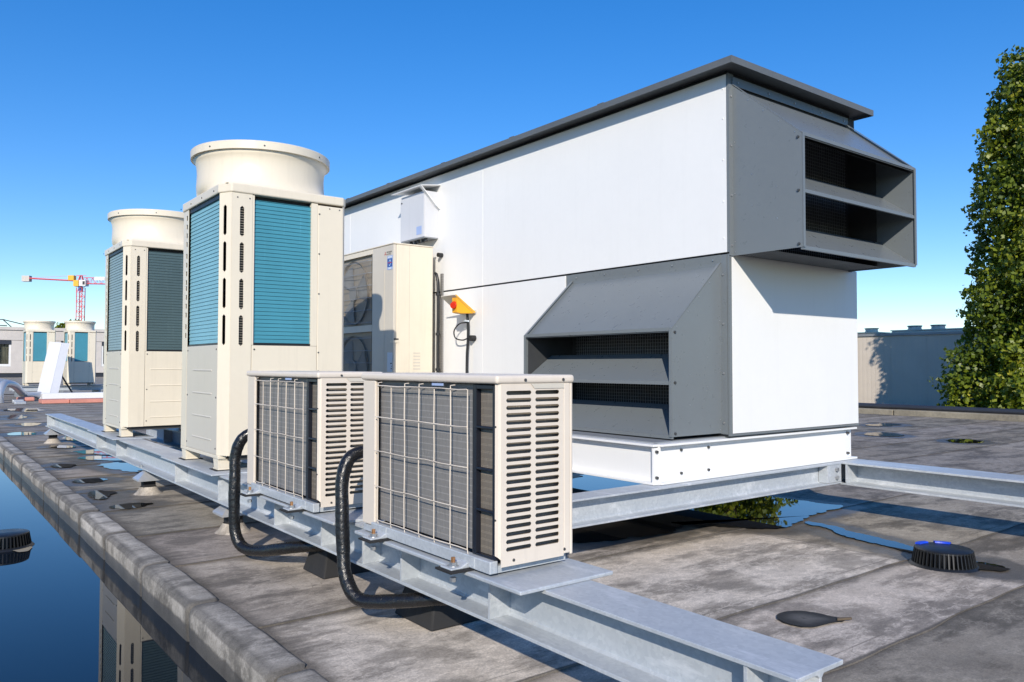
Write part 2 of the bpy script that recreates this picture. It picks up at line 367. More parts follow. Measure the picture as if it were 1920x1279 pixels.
# ------------------------------------------------------------------ setting: ground, roof, kerb, pool
tag(MB().box(-400, 900, -300, 1200, -7.2, -7.0).build('ground', 'ground'), kind='structure')
tag(MB().add([(-60, -12, -0.14), (0.985, -12, -0.14), (0.985, 62, -0.14), (-60, 62, -0.14)], [(0, 1, 2, 3)]).build('water', 'water'), kind='structure')
PUD = {
 'A': [(4.96,5.46),(5.17,5.16),(5.11,4.53),(5.09,4.01),(5.29,3.7),(5.32,3.44),(5.32,3.16),(5.41,3.03),(5.13,2.99),(4.9,3.01),(4.65,2.93),(4.38,2.84),(4.2,2.94),(4.03,3.13),(3.9,3.33),(3.93,3.42),(3.96,3.31),(3.69,3.18),(3.4,3.22),(3.08,3.29),(3.0,3.38),(3.76,4.29)],
 'B': [(4.65,2.90),(4.66,2.79),(4.58,2.53),(4.54,2.34),(4.46,2.1),(4.32,1.92),(4.41,1.77),(4.39,1.59),(4.29,1.59),(4.24,1.68),(4.25,1.89),(4.33,2.06),(4.36,2.2),(4.39,2.38),(4.42,2.50),(4.47,2.58),(4.56,2.68),(4.56,2.84)],
 'C': [(11.18,6.05),(11.78,6.06),(11.62,5.62),(11.24,5.47),(11.02,5.74)], 'D': [(11.23,4.89),(11.63,4.78),(11.45,4.44),(11.03,4.4),(10.93,4.66)],
 'E': [(12.89,6.95),(13.71,6.95),(13.63,6.54),(12.87,6.53)],
 'L1': [(1.58,10.37),(1.94,10.53),(2.2,10.05),(2.31,9.54),(2.14,9.29),(1.81,9.79),(1.5,10.4)], 'L2': [(1.45,9.65),(1.74,9.75),(1.91,9.22),(1.82,9.05),(1.57,9.35)],
 'L3': [(1.50,8.89),(1.85,8.98),(1.95,8.26),(1.78,7.90),(1.67,8.14),(1.58,8.45)], 'L4': [(1.15,7.0),(1.25,7.07),(1.36,6.88),(1.25,6.64),(1.17,6.53),(1.13,6.71)],
 'L5': [(1.16,6.23),(1.34,6.27),(1.48,6.15),(1.33,6.02),(1.17,6.05)], 'L6': [(1.55,18.13),(1.79,18.77),(1.9,18.06),(1.73,17.24),(1.54,17.03)],
 'L7': [(1.42,15.68),(1.77,16.03),(1.85,15.36),(1.58,14.99)], 'L8': [(1.67,20.71),(2.17,21.69),(2.55,20.32),(2.14,19.4)],
 'L12': [(1.14,7.75),(1.30,7.85),(1.46,7.70),(1.33,7.52),(1.18,7.58)], 'L13': [(1.13,9.0),(1.26,9.2),(1.40,9.0),(1.28,8.75)],
 'L14': [(1.14,13.6),(1.45,13.9),(1.6,13.4),(1.3,13.1)],
 'L9': [(1.7,12.45),(1.94,12.78),(2.09,12.06),(1.95,11.6),(1.72,11.95)], 'L10': [(1.4,11.26),(1.57,11.29),(1.71,10.86),(1.48,10.88)],
}
def fractal_outline(pts, amp, it=3, seed=0):
    rr = random.Random(seed); P = [Vector((x, y)) for x, y in pts]
    # smooth once, then midpoint jitter
    for _ in range(1):
        Q = []
        for i in range(len(P)):
            a, b = P[i], P[(i+1) % len(P)]; Q += [a*0.75+b*0.25, a*0.25+b*0.75]
        P = Q
    for k in range(it):
        Q = []
        for i in range(len(P)):
            a, b = P[i], P[(i+1) % len(P)]; d = (b-a); n = Vector((-d.y, d.x)); Q += [a, (a+b)/2 + n*rr.uniform(-amp, amp)]
        P = Q
    return P
OUT = {k: fractal_outline(v, 0.20, 3, i) for i, (k, v) in enumerate(PUD.items())}
allpts = np.array([(p.x, p.y) for o in OUT.values() for p in o])
def inpoly(X, Y, P):
    ins = np.zeros(X.shape, bool); n = len(P)
    for i in range(n):
        x1, y1 = P[i]; x2, y2 = P[(i+1) % n]
        c = ((y1 > Y) != (y2 > Y)); t = (x2-x1)*(Y-y1)/((y2-y1) if y2 != y1 else 1e-9)+x1
        ins ^= c & (X < t)
    return ins
deck = tag(MB().box(0.99, 16.6, -3, 74, -0.6, -0.02).build('roof_deck', 'bitumen'), kind='structure')
deck.color = (0.8, 0.8, 0.8, 1)
def make_sheet(x0, x1, y0, y1, step, tone, lift=0.0060, warp=0.45):
    nx = max(2, int((x1-x0)/step)+1); ny = max(3, int((y1-y0)/step)+1)
    yr = np.unique(np.round(np.concatenate([np.linspace(y0, y1, ny), y0+np.array([0.010, 0.022, 0.062, 0.070, 0.080]), y1-np.array([0.07, 0.082, 0.10])]), 4)); ny = len(yr)
    xr = np.unique(np.round(np.concatenate([np.linspace(x0, x1, nx), x0+np.array([0.010, 0.022])]), 4)); nx = len(xr)
    X, Y = np.meshgrid(xr, yr)
    und = 0.0022*warp*(np.sin(X*2.1+Y*0.7)+np.sin(Y*5.3+X*0.9)*0.7)
    edge = 0.010*np.sin(X*3.7+y0*9)*(Y < y0+1e-6) + 0.006*np.sin(X*11+y0)*(Y < y0+1e-6)
    T = (Y-y0)/(y1-y0)
    Z = 0.001 + lift*(1-T) + und*np.clip(np.minimum(T*6, (1-T)*6), 0, 1) + (X < x0+1e-6)*0.002
    d = np.full(X.size, 9.0); px = X.ravel(); py = Y.ravel()
    near = (y0 < 22)
    if near:
        for k, o in OUT.items():
            P = np.array([(p.x, p.y) for p in o])
            if P[:, 1].min()-0.8 > y1 or P[:, 1].max()+0.8 < y0: continue
            dd = np.sqrt(((px[:, None]-P[None, :, 0])**2+(py[:, None]-P[None, :, 1])**2)).min(1)
            dd[inpoly(px, py, P)] = 0; d = np.minimum(d, dd)
    damp = np.exp(-d/0.16)
    dirt = np.maximum(np.exp(-np.abs(py-y0)/0.008)*1.15, np.exp(-np.clip(y1-0.07-py, 0, 9)/0.07)*0.72)
    dirt = np.maximum(dirt, np.exp(-np.abs(py-y0-0.070)/0.004)*0.55); dirt = np.maximum(dirt, np.exp(-np.abs(px-x0)/0.008)*1.1)
    dirt = np.maximum(dirt, np.exp(-np.abs(px-x1)/0.07)*0.65)
    kerbside = np.exp(-np.abs(px-1.09)/0.10)*0.85 if x0 < 1.3 else 0
    dirt = np.maximum(dirt, kerbside)
    v = np.stack([px, (Y+edge).ravel(), Z.ravel()], 1).tolist()
    f = [(j*nx+i, j*nx+i+1, (j+1)*nx+i+1, (j+1)*nx+i) for j in range(ny-1) for i in range(nx-1)]
    n0 = len(v); v += [(v[i][0], v[i][1], -0.004) for i in range(nx)]
    f += [(n0+i, n0+i+1, i+1, i) for i in range(nx-1)]
    n1 = len(v); idx = [j*nx for j in range(ny)]; v += [(v[i][0], v[i][1], -0.004) for i in idx]
    f += [(idx[j], idx[j+1], n1+j+1, n1+j)[::-1] for j in range(ny-1)]
    n2 = len(v); idx2 = [j*nx+nx-1 for j in range(ny)]; v += [(v[i][0], v[i][1], -0.004) for i in idx2]
    f += [(idx2[j], idx2[j+1], n2+j+1, n2+j) for j in range(ny-1)]
    me = bpy.data.meshes.new('roofing_sheet'); me.from_pydata(v, [], f); me.materials.append(M['bitumen'])
    ex = len(v)-len(damp); add_attr(me, 'damp', list(damp)+[0]*ex); add_attr(me, 'dirt', list(dirt)+[1]*ex)
    me.shade_smooth(); me.set_sharp_from_angle(angle=math.radians(35))
    o = bpy.data.objects.new('roofing_sheet', me); COL.objects.link(o); o.parent = deck
    t = tone; o.color = (t*random.uniform(0.98, 1.03), t, t*random.uniform(0.96, 1.02), 1); return o
seams = [-2.6, -1.6, -0.6, 0.43, 1.44, 2.0, 3.02, 4.2, 5.05, 6.02, 7.0, 8.02, 9.0, 10.0, 11.0, 12.02, 13.0, 14.0, 15.0, 16.0, 17.0, 18.0, 19.0, 20.0, 21.0, 22.0, 23.0, 24.0, 25.0, 26.0, 27.0, 28.0, 29.0, 30.0, 31.0]
tones = {0.43: (0.62, 0.55), 1.44: (1.22, 0.66), 2.0: (1.38, 0.78), 3.02: (0.95, 0.66), 4.2: (0.78, 0.62), 5.05: (0.68, 0.62), 6.02: (0.72, 0.6)}
for i in range(len(seams)-1):
    y0, y1 = seams[i], seams[i+1]+0.07
    t = tones.get(y0, (random.uniform(0.66, 0.9), random.uniform(0.55, 0.78)))
    st = 0.05 if y0 < 6.5 and y0 > -0.8 else (0.10 if y0 < 13 else 0.25)
    xm = 4.08 if 1 < y0 < 2.5 else (4.9 if y0 < 4 else random.uniform(5, 8))
    make_sheet(1.06, xm+0.06, y0, y1, st, t[0]); xe = random.uniform(9, 12)
    make_sheet(xm, xe+0.06, y0, y1, st*1.6, t[1], 0.004); make_sheet(xe, 16.05, y0, y1, 0.25, random.uniform(0.6, 0.8), 0.004)
make_sheet(1.06, 16.05, 32.0, 73, 0.8, 0.85, 0.0)
for k, o in OUT.items():
    tag(MB().add([(p.x, p.y, 0.0108) for p in o], [tuple(range(len(o)))]).build('puddle', 'puddle'), kind='structure')
# kerb between the roof and the flooded lower roof
kerb = tag(MB().box(0.985, 1.065, -3, 62, -0.5, -0.015).build('kerb', 'kerbfelt'), kind='structure'); kerb.color = (0.6, 0.6, 0.6, 1)
prof = [(0.960, -0.32), (0.956, -0.12), (0.953, -0.04), (0.953, -0.020), (0.956, -0.006), (0.964, 0.006), (0.977, 0.012), (1.02, 0.015), (1.070, 0.0155), (1.084, 0.012), (1.088, -0.01)]
ky = -0.9
while ky < 60:
    L = random.uniform(0.78, 0.96) if ky < 14 else 2.2
    n = 22 if ky < 8 else 8; vs = []; ph = random.uniform(0, 6); hh = random.uniform(-0.007, 0.007); sh_ = random.uniform(-0.004, 0.004); tw = random.uniform(-0.004, 0.004)
    gap = 0.012; nb = len(prof)
    ts = [0.0, 0.020] + [k/n for k in range(1, n)] + [0.980, 1.0]
    for tt in ts:
        yy = ky + gap/2 + (L-gap)*tt; e = 0.011 if tt in (0.0, 1.0) else 0.0
        for b, (px, pz) in enumerate(prof):
            sg = 0.0016*math.sin(yy*4+ph+b*0.5) + 0.0008*math.sin(yy*17+b)
            vs.append((px + sh_ + tw*tt + (sg + (e if b < 7 else -e) if 0 < b else 0), yy, pz + (hh + sg - e if 2 < b < 10 else 0)))
    m_ = len(ts)
    fs = [(a*nb+b, a*nb+b+1, (a+1)*nb+b+1, (a+1)*nb+b)[::-1] for a in range(m_-1) for b in range(nb-1)] + [tuple(range(nb)), tuple(range((m_-1)*nb, m_*nb))[::-1]]
    o = MB().add(vs, fs).build('kerb_section', 'kerbfelt', kerb, smooth=50); dz = []; dp = []
    for tt in ts:
        for b, (px, pz) in enumerate(prof):
            e = min(tt, 1-tt)*L; dz.append(max(1.1*math.exp(-e/0.04), 0.6 if pz < -0.11 else 0.0, 0.62 if b in (4, 5, 6) else 0.0, 0.7 if b > 8 else 0)); dp.append(1.0 if pz < -0.11 else 0.0)
    add_attr(o.data, 'dirt', dz); add_attr(o.data, 'damp', dp)
    t = random.uniform(0.85, 1.2); o.color = (t, t, t, 1); ky += L
# right-hand parapet and its dark coping rail
par = thing('parapet', 'low weathered concrete parapet with a dark rail along the far roof edge', 'parapet', (16.2, 8, 0))
yy = -2
while yy < 40:
    MB().box(16.08, 16.5, yy, yy+2.48, -0.02, 0.115+random.uniform(-0.008, 0.008)).build('coping_stone', 'concrete', par, bevel=0.015); yy += 2.5
MB().tube([(16.30, -2, 0.165), (16.30, 40, 0.165)], 0.055, 10).build('rail', 'coping', par, smooth=60)

# ------------------------------------------------------------------ steel beams
gb = 'galvanised roof beams'
bm = thing('steel_beam', 'long galvanised foreground beam carrying the small air conditioners on welded top plates', 'beam', (1.5635, 0.94, 0.2), gb)
ZB = 0.205; BH = 0.165; BC = 1.5635
MB().prism(hbeam(0.181, BH, 0.009, 0.011, BC, ZB), 'Y', 0.94, 11.98).build('girder', 'galv', bm, bevel=0.0015)
for (ya, yb) in ((1.747, 2.78), (2.967, 4.03)):
    MB().box(1.381, 1.749, ya, yb, 0.3705, 0.3825).build('top_plate', 'galv', bm, bevel=0.003)
for (ya, yb) in ((4.70, 5.85), (7.45, 8.65)):
    MB().box(1.42, 1.77, ya, yb, 0.3705, 0.3795).build('top_plate', 'galv', bm, bevel=0.003)
def stiff(y, wide):
    xo = 1.395 if wide else 1.478
    poly = [(BC-0.0045, 0.216), (xo+0.0 if not wide else 1.474, 0.216), (xo, 0.30 if wide else 0.216), (xo, 0.370 if wide else 0.359), (BC-0.0045, 0.370 if wide else 0.359)]
    if wide: poly = [(BC-0.0045, 0.217), (1.476, 0.217), (1.474, 0.222), (xo, 0.354), (xo, 0.3695), (1.4725, 0.3695), (1.4725, 0.3585), (BC-0.0045, 0.3585)]
    o = MB().prism(poly, 'Y', y-0.005, y+0.005).build('stiffener', 'galv', bm, bevel=0.001)
    MB().prism([(2*BC-x, z) for x, z in poly], 'Y', y-0.005, y+0.005).build('stiffener', 'galv', bm, bevel=0.001)
for y in (1.07, 2.03, 2.59, 2.90, 3.30, 3.86, 4.76, 5.70, 7.6, 8.5, 11.86): stiff(y, False)
b2 = thing('steel_beam', 'galvanised steel beam under the far side of the two tall cream condensers', 'beam', (2.2, 4.5, 0.2), gb)
MB().prism(hbeam(0.18, BH, 0.009, 0.011, 2.20, ZB), 'Y', 4.3, 9.7).build('girder', 'galv', b2, bevel=0.0015)
for y in (4.4, 5.7, 7.6, 8.6): MB().box(2.115, 2.285, y-0.005, y+0.005, 0.217, 0.358).build('stiffener', 'galv', b2)
b3 = thing('steel_beam', 'galvanised cross beam running under the white base frame of the large white unit', 'beam', (3.3, 2.9, 0.23), gb)
MB().prism(hbeam(0.15, 0.138, 0.008, 0.010, 2.905, 0.2315), 'X', 1.70, 4.985).build('girder', 'galv', b3, bevel=0.0015)
MB().box(4.82, 4.986, 2.832, 2.898, 0.243, 0.3585).build('end_plate', 'galv', b3, bevel=0.002)
for z in (0.275, 0.328): MB().cyl((4.92, 2.833, z), (4.92, 2.815, z), 0.014, 6).build('bolt', 'bolt', b3)
b4 = thing('steel_beam', 'galvanised steel beam at the right edge, pointing from the white unit towards the viewer', 'beam', (5.15, 1.5, 0.2), gb)
MB().prism(hbeam(0.27, 0.150, 0.009, 0.012, 5.135, 0.2195), 'Y', -1.2, 9.0).build('girder', 'galv', b4, bevel=0.0015)
MB().box(5.002, 5.268, 2.80, 2.812, 0.232, 0.357).build('stiffener', 'galv', b4)
# roof supports under the beam: stub in felt with a pyramid flashing and head plate
def support(y, x, lab, felt=False):
    t = thing('support_post', lab, 'roof support', (x, y, 0), 'supports under the beams')
    MB().box(x-0.045, x+0.045, y-0.045, y+0.045, 0.0, 0.135).build('post', 'rubber' if not felt else 'bitumen', t, bevel=0.006)
    MB().lathe([(0.11, 0.0), (0.085, 0.02), (0.066, 0.05), (0.06, 0.06)], (x, y, 0.001), 20).build('felt_collar', 'bitumen', t, smooth=60)
    a = 0.095; b = 0.028; z0, z1 = 0.125, 0.190
    MB().add([(x-a, y-a, z0), (x+a, y-a, z0), (x+a, y+a, z0), (x-a, y+a, z0), (x-b, y-b, z1), (x+b, y-b, z1), (x+b, y+b, z1), (x-b, y+b, z1),
              (x-a, y-a, z0-0.012), (x+a, y-a, z0-0.012), (x+a, y+a, z0-0.012), (x-a, y+a, z0-0.012)],
             [(0,1,5,4),(1,2,6,5),(2,3,7,6),(3,0,4,7),(4,5,6,7),(8,9,1,0),(9,10,2,1),(10,11,3,2),(11,8,0,3),(11,10,9,8)]).build('flashing_cap', 'ductmetal', t)
    MB().cyl((x, y, 0.18), (x, y, 0.206), 0.03, 10).build('head', 'galv', t)
    for dx in (-0.055, 0.055): MB().cyl((x+dx, y, 0.212), (x+dx, y, 0.234), 0.011, 6).build('bolt', 'bolt', t)
support(6.68, 1.535, 'pyramid capped support post under the main beam beside the puddles, nearest the kerb side')
support(11.75, 1.535, 'small pyramid capped support post under the far tip of the main beam', False)
support(4.85, 1.60, 'half hidden pyramid capped post under the main beam below the nearer tall condenser')
for (x0, x1, y0, y1, lab) in ((1.60, 2.05, 2.57, 2.86, 'black tapered rubber block on the roof below the nearest small air conditioner'),
                              (1.58, 2.0, 3.50, 3.75, 'black rubber block in the shade under the beam between the two hoses')):
    t = MB(); h = 0.19; k = 0.05
    t.add([(x0, y0, 0.004), (x1, y0, 0.004), (x1, y1, 0.004), (x0, y1, 0.004), (x0+k, y0+k, h), (x1-k, y0+k, h), (x1-k, y1-k, h), (x0+k, y1-k, h)],
          [(0,3,2,1),(4,5,6,7),(0,1,5,4),(1,2,6,5),(2,3,7,6),(3,0,4,7)])
    tag(t.build('rubber_block', 'rubber', bevel=0.008), lab, 'block', 'rubber blocks under the beam')

# ------------------------------------------------------------------ large white air handling unit
AX0, AX1, AY0, AY1 = 3.85, 5.31, 2.88, 8.9
ahu = thing('air_handling_unit', 'long white rooftop air handling unit with dark grey hoods and flat dark roof', 'air handler', (4.4, 5.5, 0.37))
MB().box(AX0+0.008, AX1-0.004, AY0+0.008, AY1, 0.600, 1.684).build('lower_core', 'core', ahu)
MB().box(AX0+0.008, AX1-0.004, AY0+0.008, AY1, 1.690, 2.765).build('upper_core', 'core', ahu)
# wall panels of the long side, a few millimetres proud of the dark core
for (ya, yb) in ((AY0+0.012, 5.386), (5.390, 7.896), (7.900, AY1)):
    MB().box(AX0, AX0+0.02, ya, yb, 1.694, 2.764).build('wall_panel', 'white', ahu, bevel=0.0015)
for (ya, yb) in ((4.335, 5.386), (5.390, 7.896), (7.900, AY1)):
    MB().box(AX0, AX0+0.02, ya, yb, 0.612, 1.681).build('wall_panel', 'white', ahu, bevel=0.0015)
MB().box(AX0+0.030, AX1-0.006, AY0, AY0+0.02, 0.616, 1.682).build('end_panel', 'white', ahu, bevel=0.0015)
MB().box(AX0-0.001, AX0+0.022, AY0-0.004, AY0+0.010, 0.602, 1.683).build('corner_post', 'grey', ahu)
MB().box(AX0-0.001, AX0+0.05, AY0-0.004, AY0+0.010, 1.693, 2.766).build('corner_post', 'grey', ahu)
MB().box(AX0+0.02, AX1-0.003, AY0-0.002, AY0+0.01, 0.602, 0.614).build('bottom_seal', 'grey', ahu)
MB().box(AX1-0.02, AX1, AY0+0.022, AY1, 0.602, 2.764).build('rear_wall', 'white', ahu)
mb = MB()
for z in (1.78, 2.0, 2.25, 2.5, 2.68): mb.dome((AX0, 2.915, z), (-1, 0, 0), 0.006)
for z in (1.75, 2.72): 
    for y in (5.36, 5.42): mb.dome((AX0, y, z), (-1, 0, 0), 0.005)
tag(mb.build('panel_screws', 'white', ahu), kind='stuff')
# roof
RX0, RX1, RY0, RY1 = 3.735, 5.345, 2.765, 9.0
rf = MB().box(RX0+0.004, RX1-0.004, RY0+0.004, RY1-0.004, 2.795, 2.806).build('roof', 'roofgrey', ahu)
MB().box(RX0, RX1, RY0, RY0+0.004, 2.772, 2.812).build('fascia', 'roofgrey', rf)
MB().box(RX0, RX0+0.004, RY0+0.0042, RY1, 2.772, 2.812).build('fascia', 'roofgrey', rf)
MB().box(RX1-0.004, RX1, RY0+0.0042, RY1, 2.772, 2.812).build('fascia', 'roofgrey', rf)
MB().box(AX0+0.03, AX1-0.03, AY0+0.03, AY1, 2.765, 2.795).build('roof_spacer', 'core', rf)
for y in (3.85, 4.85, 5.85, 6.85, 7.75): MB().box(RX0+0.002, RX1-0.1, y-0.03, y+0.03, 2.8125, 2.820).build('standing_seam', 'roofgrey', rf, bevel=0.003)
# white channel base frame
BX0, BX1, BY0, BY1, BZ0, BZ1 = 3.205, 5.278, 2.877, 8.9, 0.3715, 0.590
bf = MB().box(BX0+0.05, BX1-0.05, BY0+0.05, BY1, 0.584, 0.598).build('base_frame', 'greymetal', ahu)
def channel_x(y, name='channel_beam'):
    return MB().prism([(y, BZ0), (y+0.06, BZ0), (y+0.06, BZ1), (y, BZ1), (y, BZ1-0.012), (y+0.046, BZ1-0.012), (y+0.046, BZ0+0.012), (y, BZ0+0.012)], 'X', BX0+0.045, BX1)
channel_x(BY0).build('channel_beam', 'white', bf, bevel=0.0015)
MB().prism([(BX0, BZ0), (BX0+0.06, BZ0), (BX0+0.06, BZ1), (BX0, BZ1), (BX0, BZ1-0.012), (BX0+0.046, BZ1-0.012), (BX0+0.046, BZ0+0.012), (BX0, BZ0+0.012)], 'Y', BY0+0.02, BY1).build('channel_beam', 'white', bf, bevel=0.0015)
MB().box(BX0+0.010, BX0+0.055, BY0+0.028, BY0+0.04, BZ0+0.012, BZ1-0.02).build('corner_plate', 'white', bf)
MB().box(BX1-0.06, BX1, BY0+0.061, BY1, BZ0, BZ1).build('channel_beam', 'white', bf)
mb = MB()
for x in (3.46, 3.70): 
    for z in (0.415, 0.545): mb.cyl((x, 2.925, z), (x, 2.913, z), 0.008, 6)
for x in (3.235, 5.22):
    for z in (0.41, 0.55): mb.cyl((x, 2.925 if x > 4 else 2.906, z), (x, 2.905 if x > 4 else 2.892, z), 0.009, 6)
tag(mb.build('frame_bolts', 'darkbolt', bf), kind='stuff')
MB().cyl((BX0+0.044, 3.63, 0.50), (BX0+0.0452, 3.63, 0.50), 0.021, 20).build('hole_shade_disc', 'core', bf)  # dark disc standing for the shaded hole, nothing is cut out

def hood(parent, name, F, W, P, z0, z1, z2, label=None, shade_frac=0.45):
    """F(u,o,z)->world; u along the wall, o outward, z height"""
    def sheet(mb, pts, t, nrm):   # thin plate from polygon in (u,o,z) offset along nrm
        a = [Vector(p) for p in pts]; n = Vector(nrm)*t; k = len(a)
        vs = [F(*p) for p in a] + [F(*(p+n)) for p in a]
        mb.add(vs, [tuple(range(k)), tuple(range(k, 2*k))[::-1]] + [(i, k+i, k+(i+1) % k, (i+1) % k) for i in range(k)])
    t = 0.004
    h = MB(); sheet(h, [(0.0, 0.0, z2), (W, 0.0, z2), (W, 0.004, z2+0.05), (0.0, 0.004, z2+0.05)], t, (0, 1, 0))
    root = h.build(name, 'grey', parent)
    for u in (0.0, W-t):
        mb = MB(); sheet(mb, [(u, 0, z0), (u, P, z0), (u, P, z1), (u, 0, z2)], t, (1, 0, 0))
        mb.build('side_panel', 'grey', root)
        mb = MB(); uu = u-0.035 if u == 0 else u+t
        sheet(mb, [(uu, 0.001, z0), (uu+0.035, 0.001, z0), (uu+0.035, 0.001, z2), (uu, 0.001, z2)], t, (0, 1, 0)); mb.build('wall_flange', 'grey', root)
        mb = MB(); e = 0.016; s_ = 1 if u == 0 else -1; ui = u if u == 0 else u+t
        sheet(mb, [(ui, P+0.001, z0), (ui+s_*e, P+0.001, z0), (ui+s_*e, P+0.001, z1), (ui, P+0.001, z1)], t, (0, 1, 0)); mb.build('front_lip', 'grey', root)
    L = math.hypot(P, z2-z1); nn = ((0, (z2-z1)/L, P/L))
    mb = MB(); sheet(mb, [(t, P-0.002, z1-0.016), (W-t, P-0.002, z1-0.016), (W-t, 0.004, z2-0.020), (t, 0.004, z2-0.020)], -t, nn); mb.build('top_panel', 'grey', root)
    for u in (t+0.001, W-2*t-0.002):  # added dark sheets on the inner sides, standing for the hood's inner shade
        mb = MB(); sheet(mb, [(u, 0.006, z0+0.02), (u, P*shade_frac, z0+0.02), (u, P*shade_frac, z1+(z2-z1)*(1-shade_frac)-0.03), (u, 0.006, z2-0.035)], 0.001, (1, 0, 0)); mb.build('shade_sheet', 'core', root)
    mb = MB(); sheet(mb, [(t, P-0.03, z1-0.024), (W-t, P-0.03, z1-0.024), (W-t, 0.006, z2-0.045), (t, 0.006, z2-0.045)], -0.001, nn); mb.build('shade_sheet', 'core', root)  # same added dark sheet below the top panel, shade as colour
    for u in (-0.0015, W-0.0165):
        mb = MB(); sheet(mb, [(u, P+0.004, z1-0.001), (u+0.018, P+0.004, z1-0.001), (u+0.018, 0.006, z2+0.001), (u, 0.006, z2+0.001)], 0.003, nn); mb.build('edge_trim', 'grey', root)
        mb = MB(); sheet(mb, [(u, P+0.0052, z0), (u+0.018, P+0.0052, z0), (u+0.018, P+0.0052, z1), (u, P+0.0052, z1)], 0.003, (0, 1, 0)); mb.build('edge_trim', 'grey', root)
    zs = (z0, z0+(z1-z0)*0.50, z1)
    for k, z in enumerate(zs):
        hgt = (z1-z0)*0.27; dep = 0.24
        if k < 2:
            mb = MB(); sheet(mb, [(t, P-0.004, z+0.002), (W-t, P-0.004, z+0.002), (W-t, P-dep, z+hgt), (t, P-dep, z+hgt)], t, (0, 0.6, 0.8))
            o = mb.build('louvre_blade', 'grey', root)
        else: o = root
        mb = MB(); sheet(mb, [(t, P-0.014, z-0.012), (W-t, P-0.014, z-0.012), (W-t, P-0.014, z+0.008), (t, P-0.014, z+0.008)], 0.016, (0, 1, 0))
        mb.build('blade_lip', 'grey', root)
    mb = MB()
    zz = z0+0.02; 
    while zz < z2-0.03:
        a = F(0.05, 0.012, zz); b = F(W-0.05, 0.012, zz); mb.tube([a, b], 0.0016, 4, cap=False); zz += 0.022
    uu = 0.05
    while uu < W-0.05:
        mb.tube([F(uu, 0.012, z0+0.02), F(uu, 0.012, z2-0.03)], 0.0016, 4, cap=False)
        mb.tube([F(uu, 0.02, z0+0.006), F(uu, P*0.55, z0+0.006)], 0.0016, 4, cap=False); uu += 0.022
    o = 0.03
    while o < P*0.55: mb.tube([F(0.05, o, z0+0.006), F(W-0.05, o, z0+0.006)], 0.0016, 4, cap=False); o += 0.022
    tag(mb.build('bird_screen', 'greymetal', root), kind='stuff')
    mb = MB(); sheet(mb, [(t, 0.001, z0+0.010), (W-t, 0.001, z0+0.010), (W-t, P*0.42, z0+0.010), (t, P*0.42, z0+0.010)], t, (0, 0, 1)); mb.build('sun_stop_panel', 'core', root)  # added solid floor, keeps sun from passing out through the open bottom
    mb = MB(); sheet(mb, [(t, 0.002, z0+0.02), (W-t, 0.002, z0+0.02), (W-t, 0.002, z2-0.03), (t, 0.002, z2-0.03)], 0.004, (0, 1, 0)); mb.build('back_plate', 'core', root)
    mb = MB(); F0 = Vector(F(0, 0, 0)); un = (Vector(F(-1, 0, 0))-F0); on = (Vector(F(0, 1, 0))-F0)
    hh = z2-z0
    for fz in (0.06, 0.35, 0.64, 0.93): mb.dome(F(-0.018, 0.005, z0+hh*fz), on, 0.0075, 0.7)
    for fz in (0.02, 0.08, 0.36, 0.66): mb.dome(F(0, 0.018, z0+hh*fz), un, 0.004)
    for fo in (0.30, 0.66):
        for fz in (0.25, 0.50): mb.dome(F(0, P*fo, z0+(z1-z0)*fz*1.15 + (0.10 if fo < 0.5 else 0)), un, 0.004)
    for k in range(4): mb.dome(F(0, P*(0.25+0.22*k), z2-(z2-z1)*(0.25+0.22*k)-0.022), un, 0.004)
    for fu in (0.04, 0.28, 0.5, 0.74, 0.96): mb.dome(F(W*fu, 0.009, z2+0.022), on, 0.006)
    tag(mb.build('rivets', 'bolt', root), kind='stuff')
    mb = MB()
    for fz in (0.03, 0.5, 0.97): mb.dome(F(0, P-0.022, z0+(z1-z0)*fz), un, 0.009, 0.8)
    tag(mb.build('hood_bolts', 'darkbolt', root), kind='stuff')
    if label: root['label'] = label
    return root
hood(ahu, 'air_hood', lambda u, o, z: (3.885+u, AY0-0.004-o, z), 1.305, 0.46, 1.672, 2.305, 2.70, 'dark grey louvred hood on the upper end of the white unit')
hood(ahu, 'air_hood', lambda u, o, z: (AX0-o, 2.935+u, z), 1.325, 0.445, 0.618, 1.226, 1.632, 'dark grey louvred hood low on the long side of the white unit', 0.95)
MB().box(AX0-0.004, AX0+0.007, 2.893, 4.32, 0.612, 1.681).build('hood_backing', 'grey', ahu)

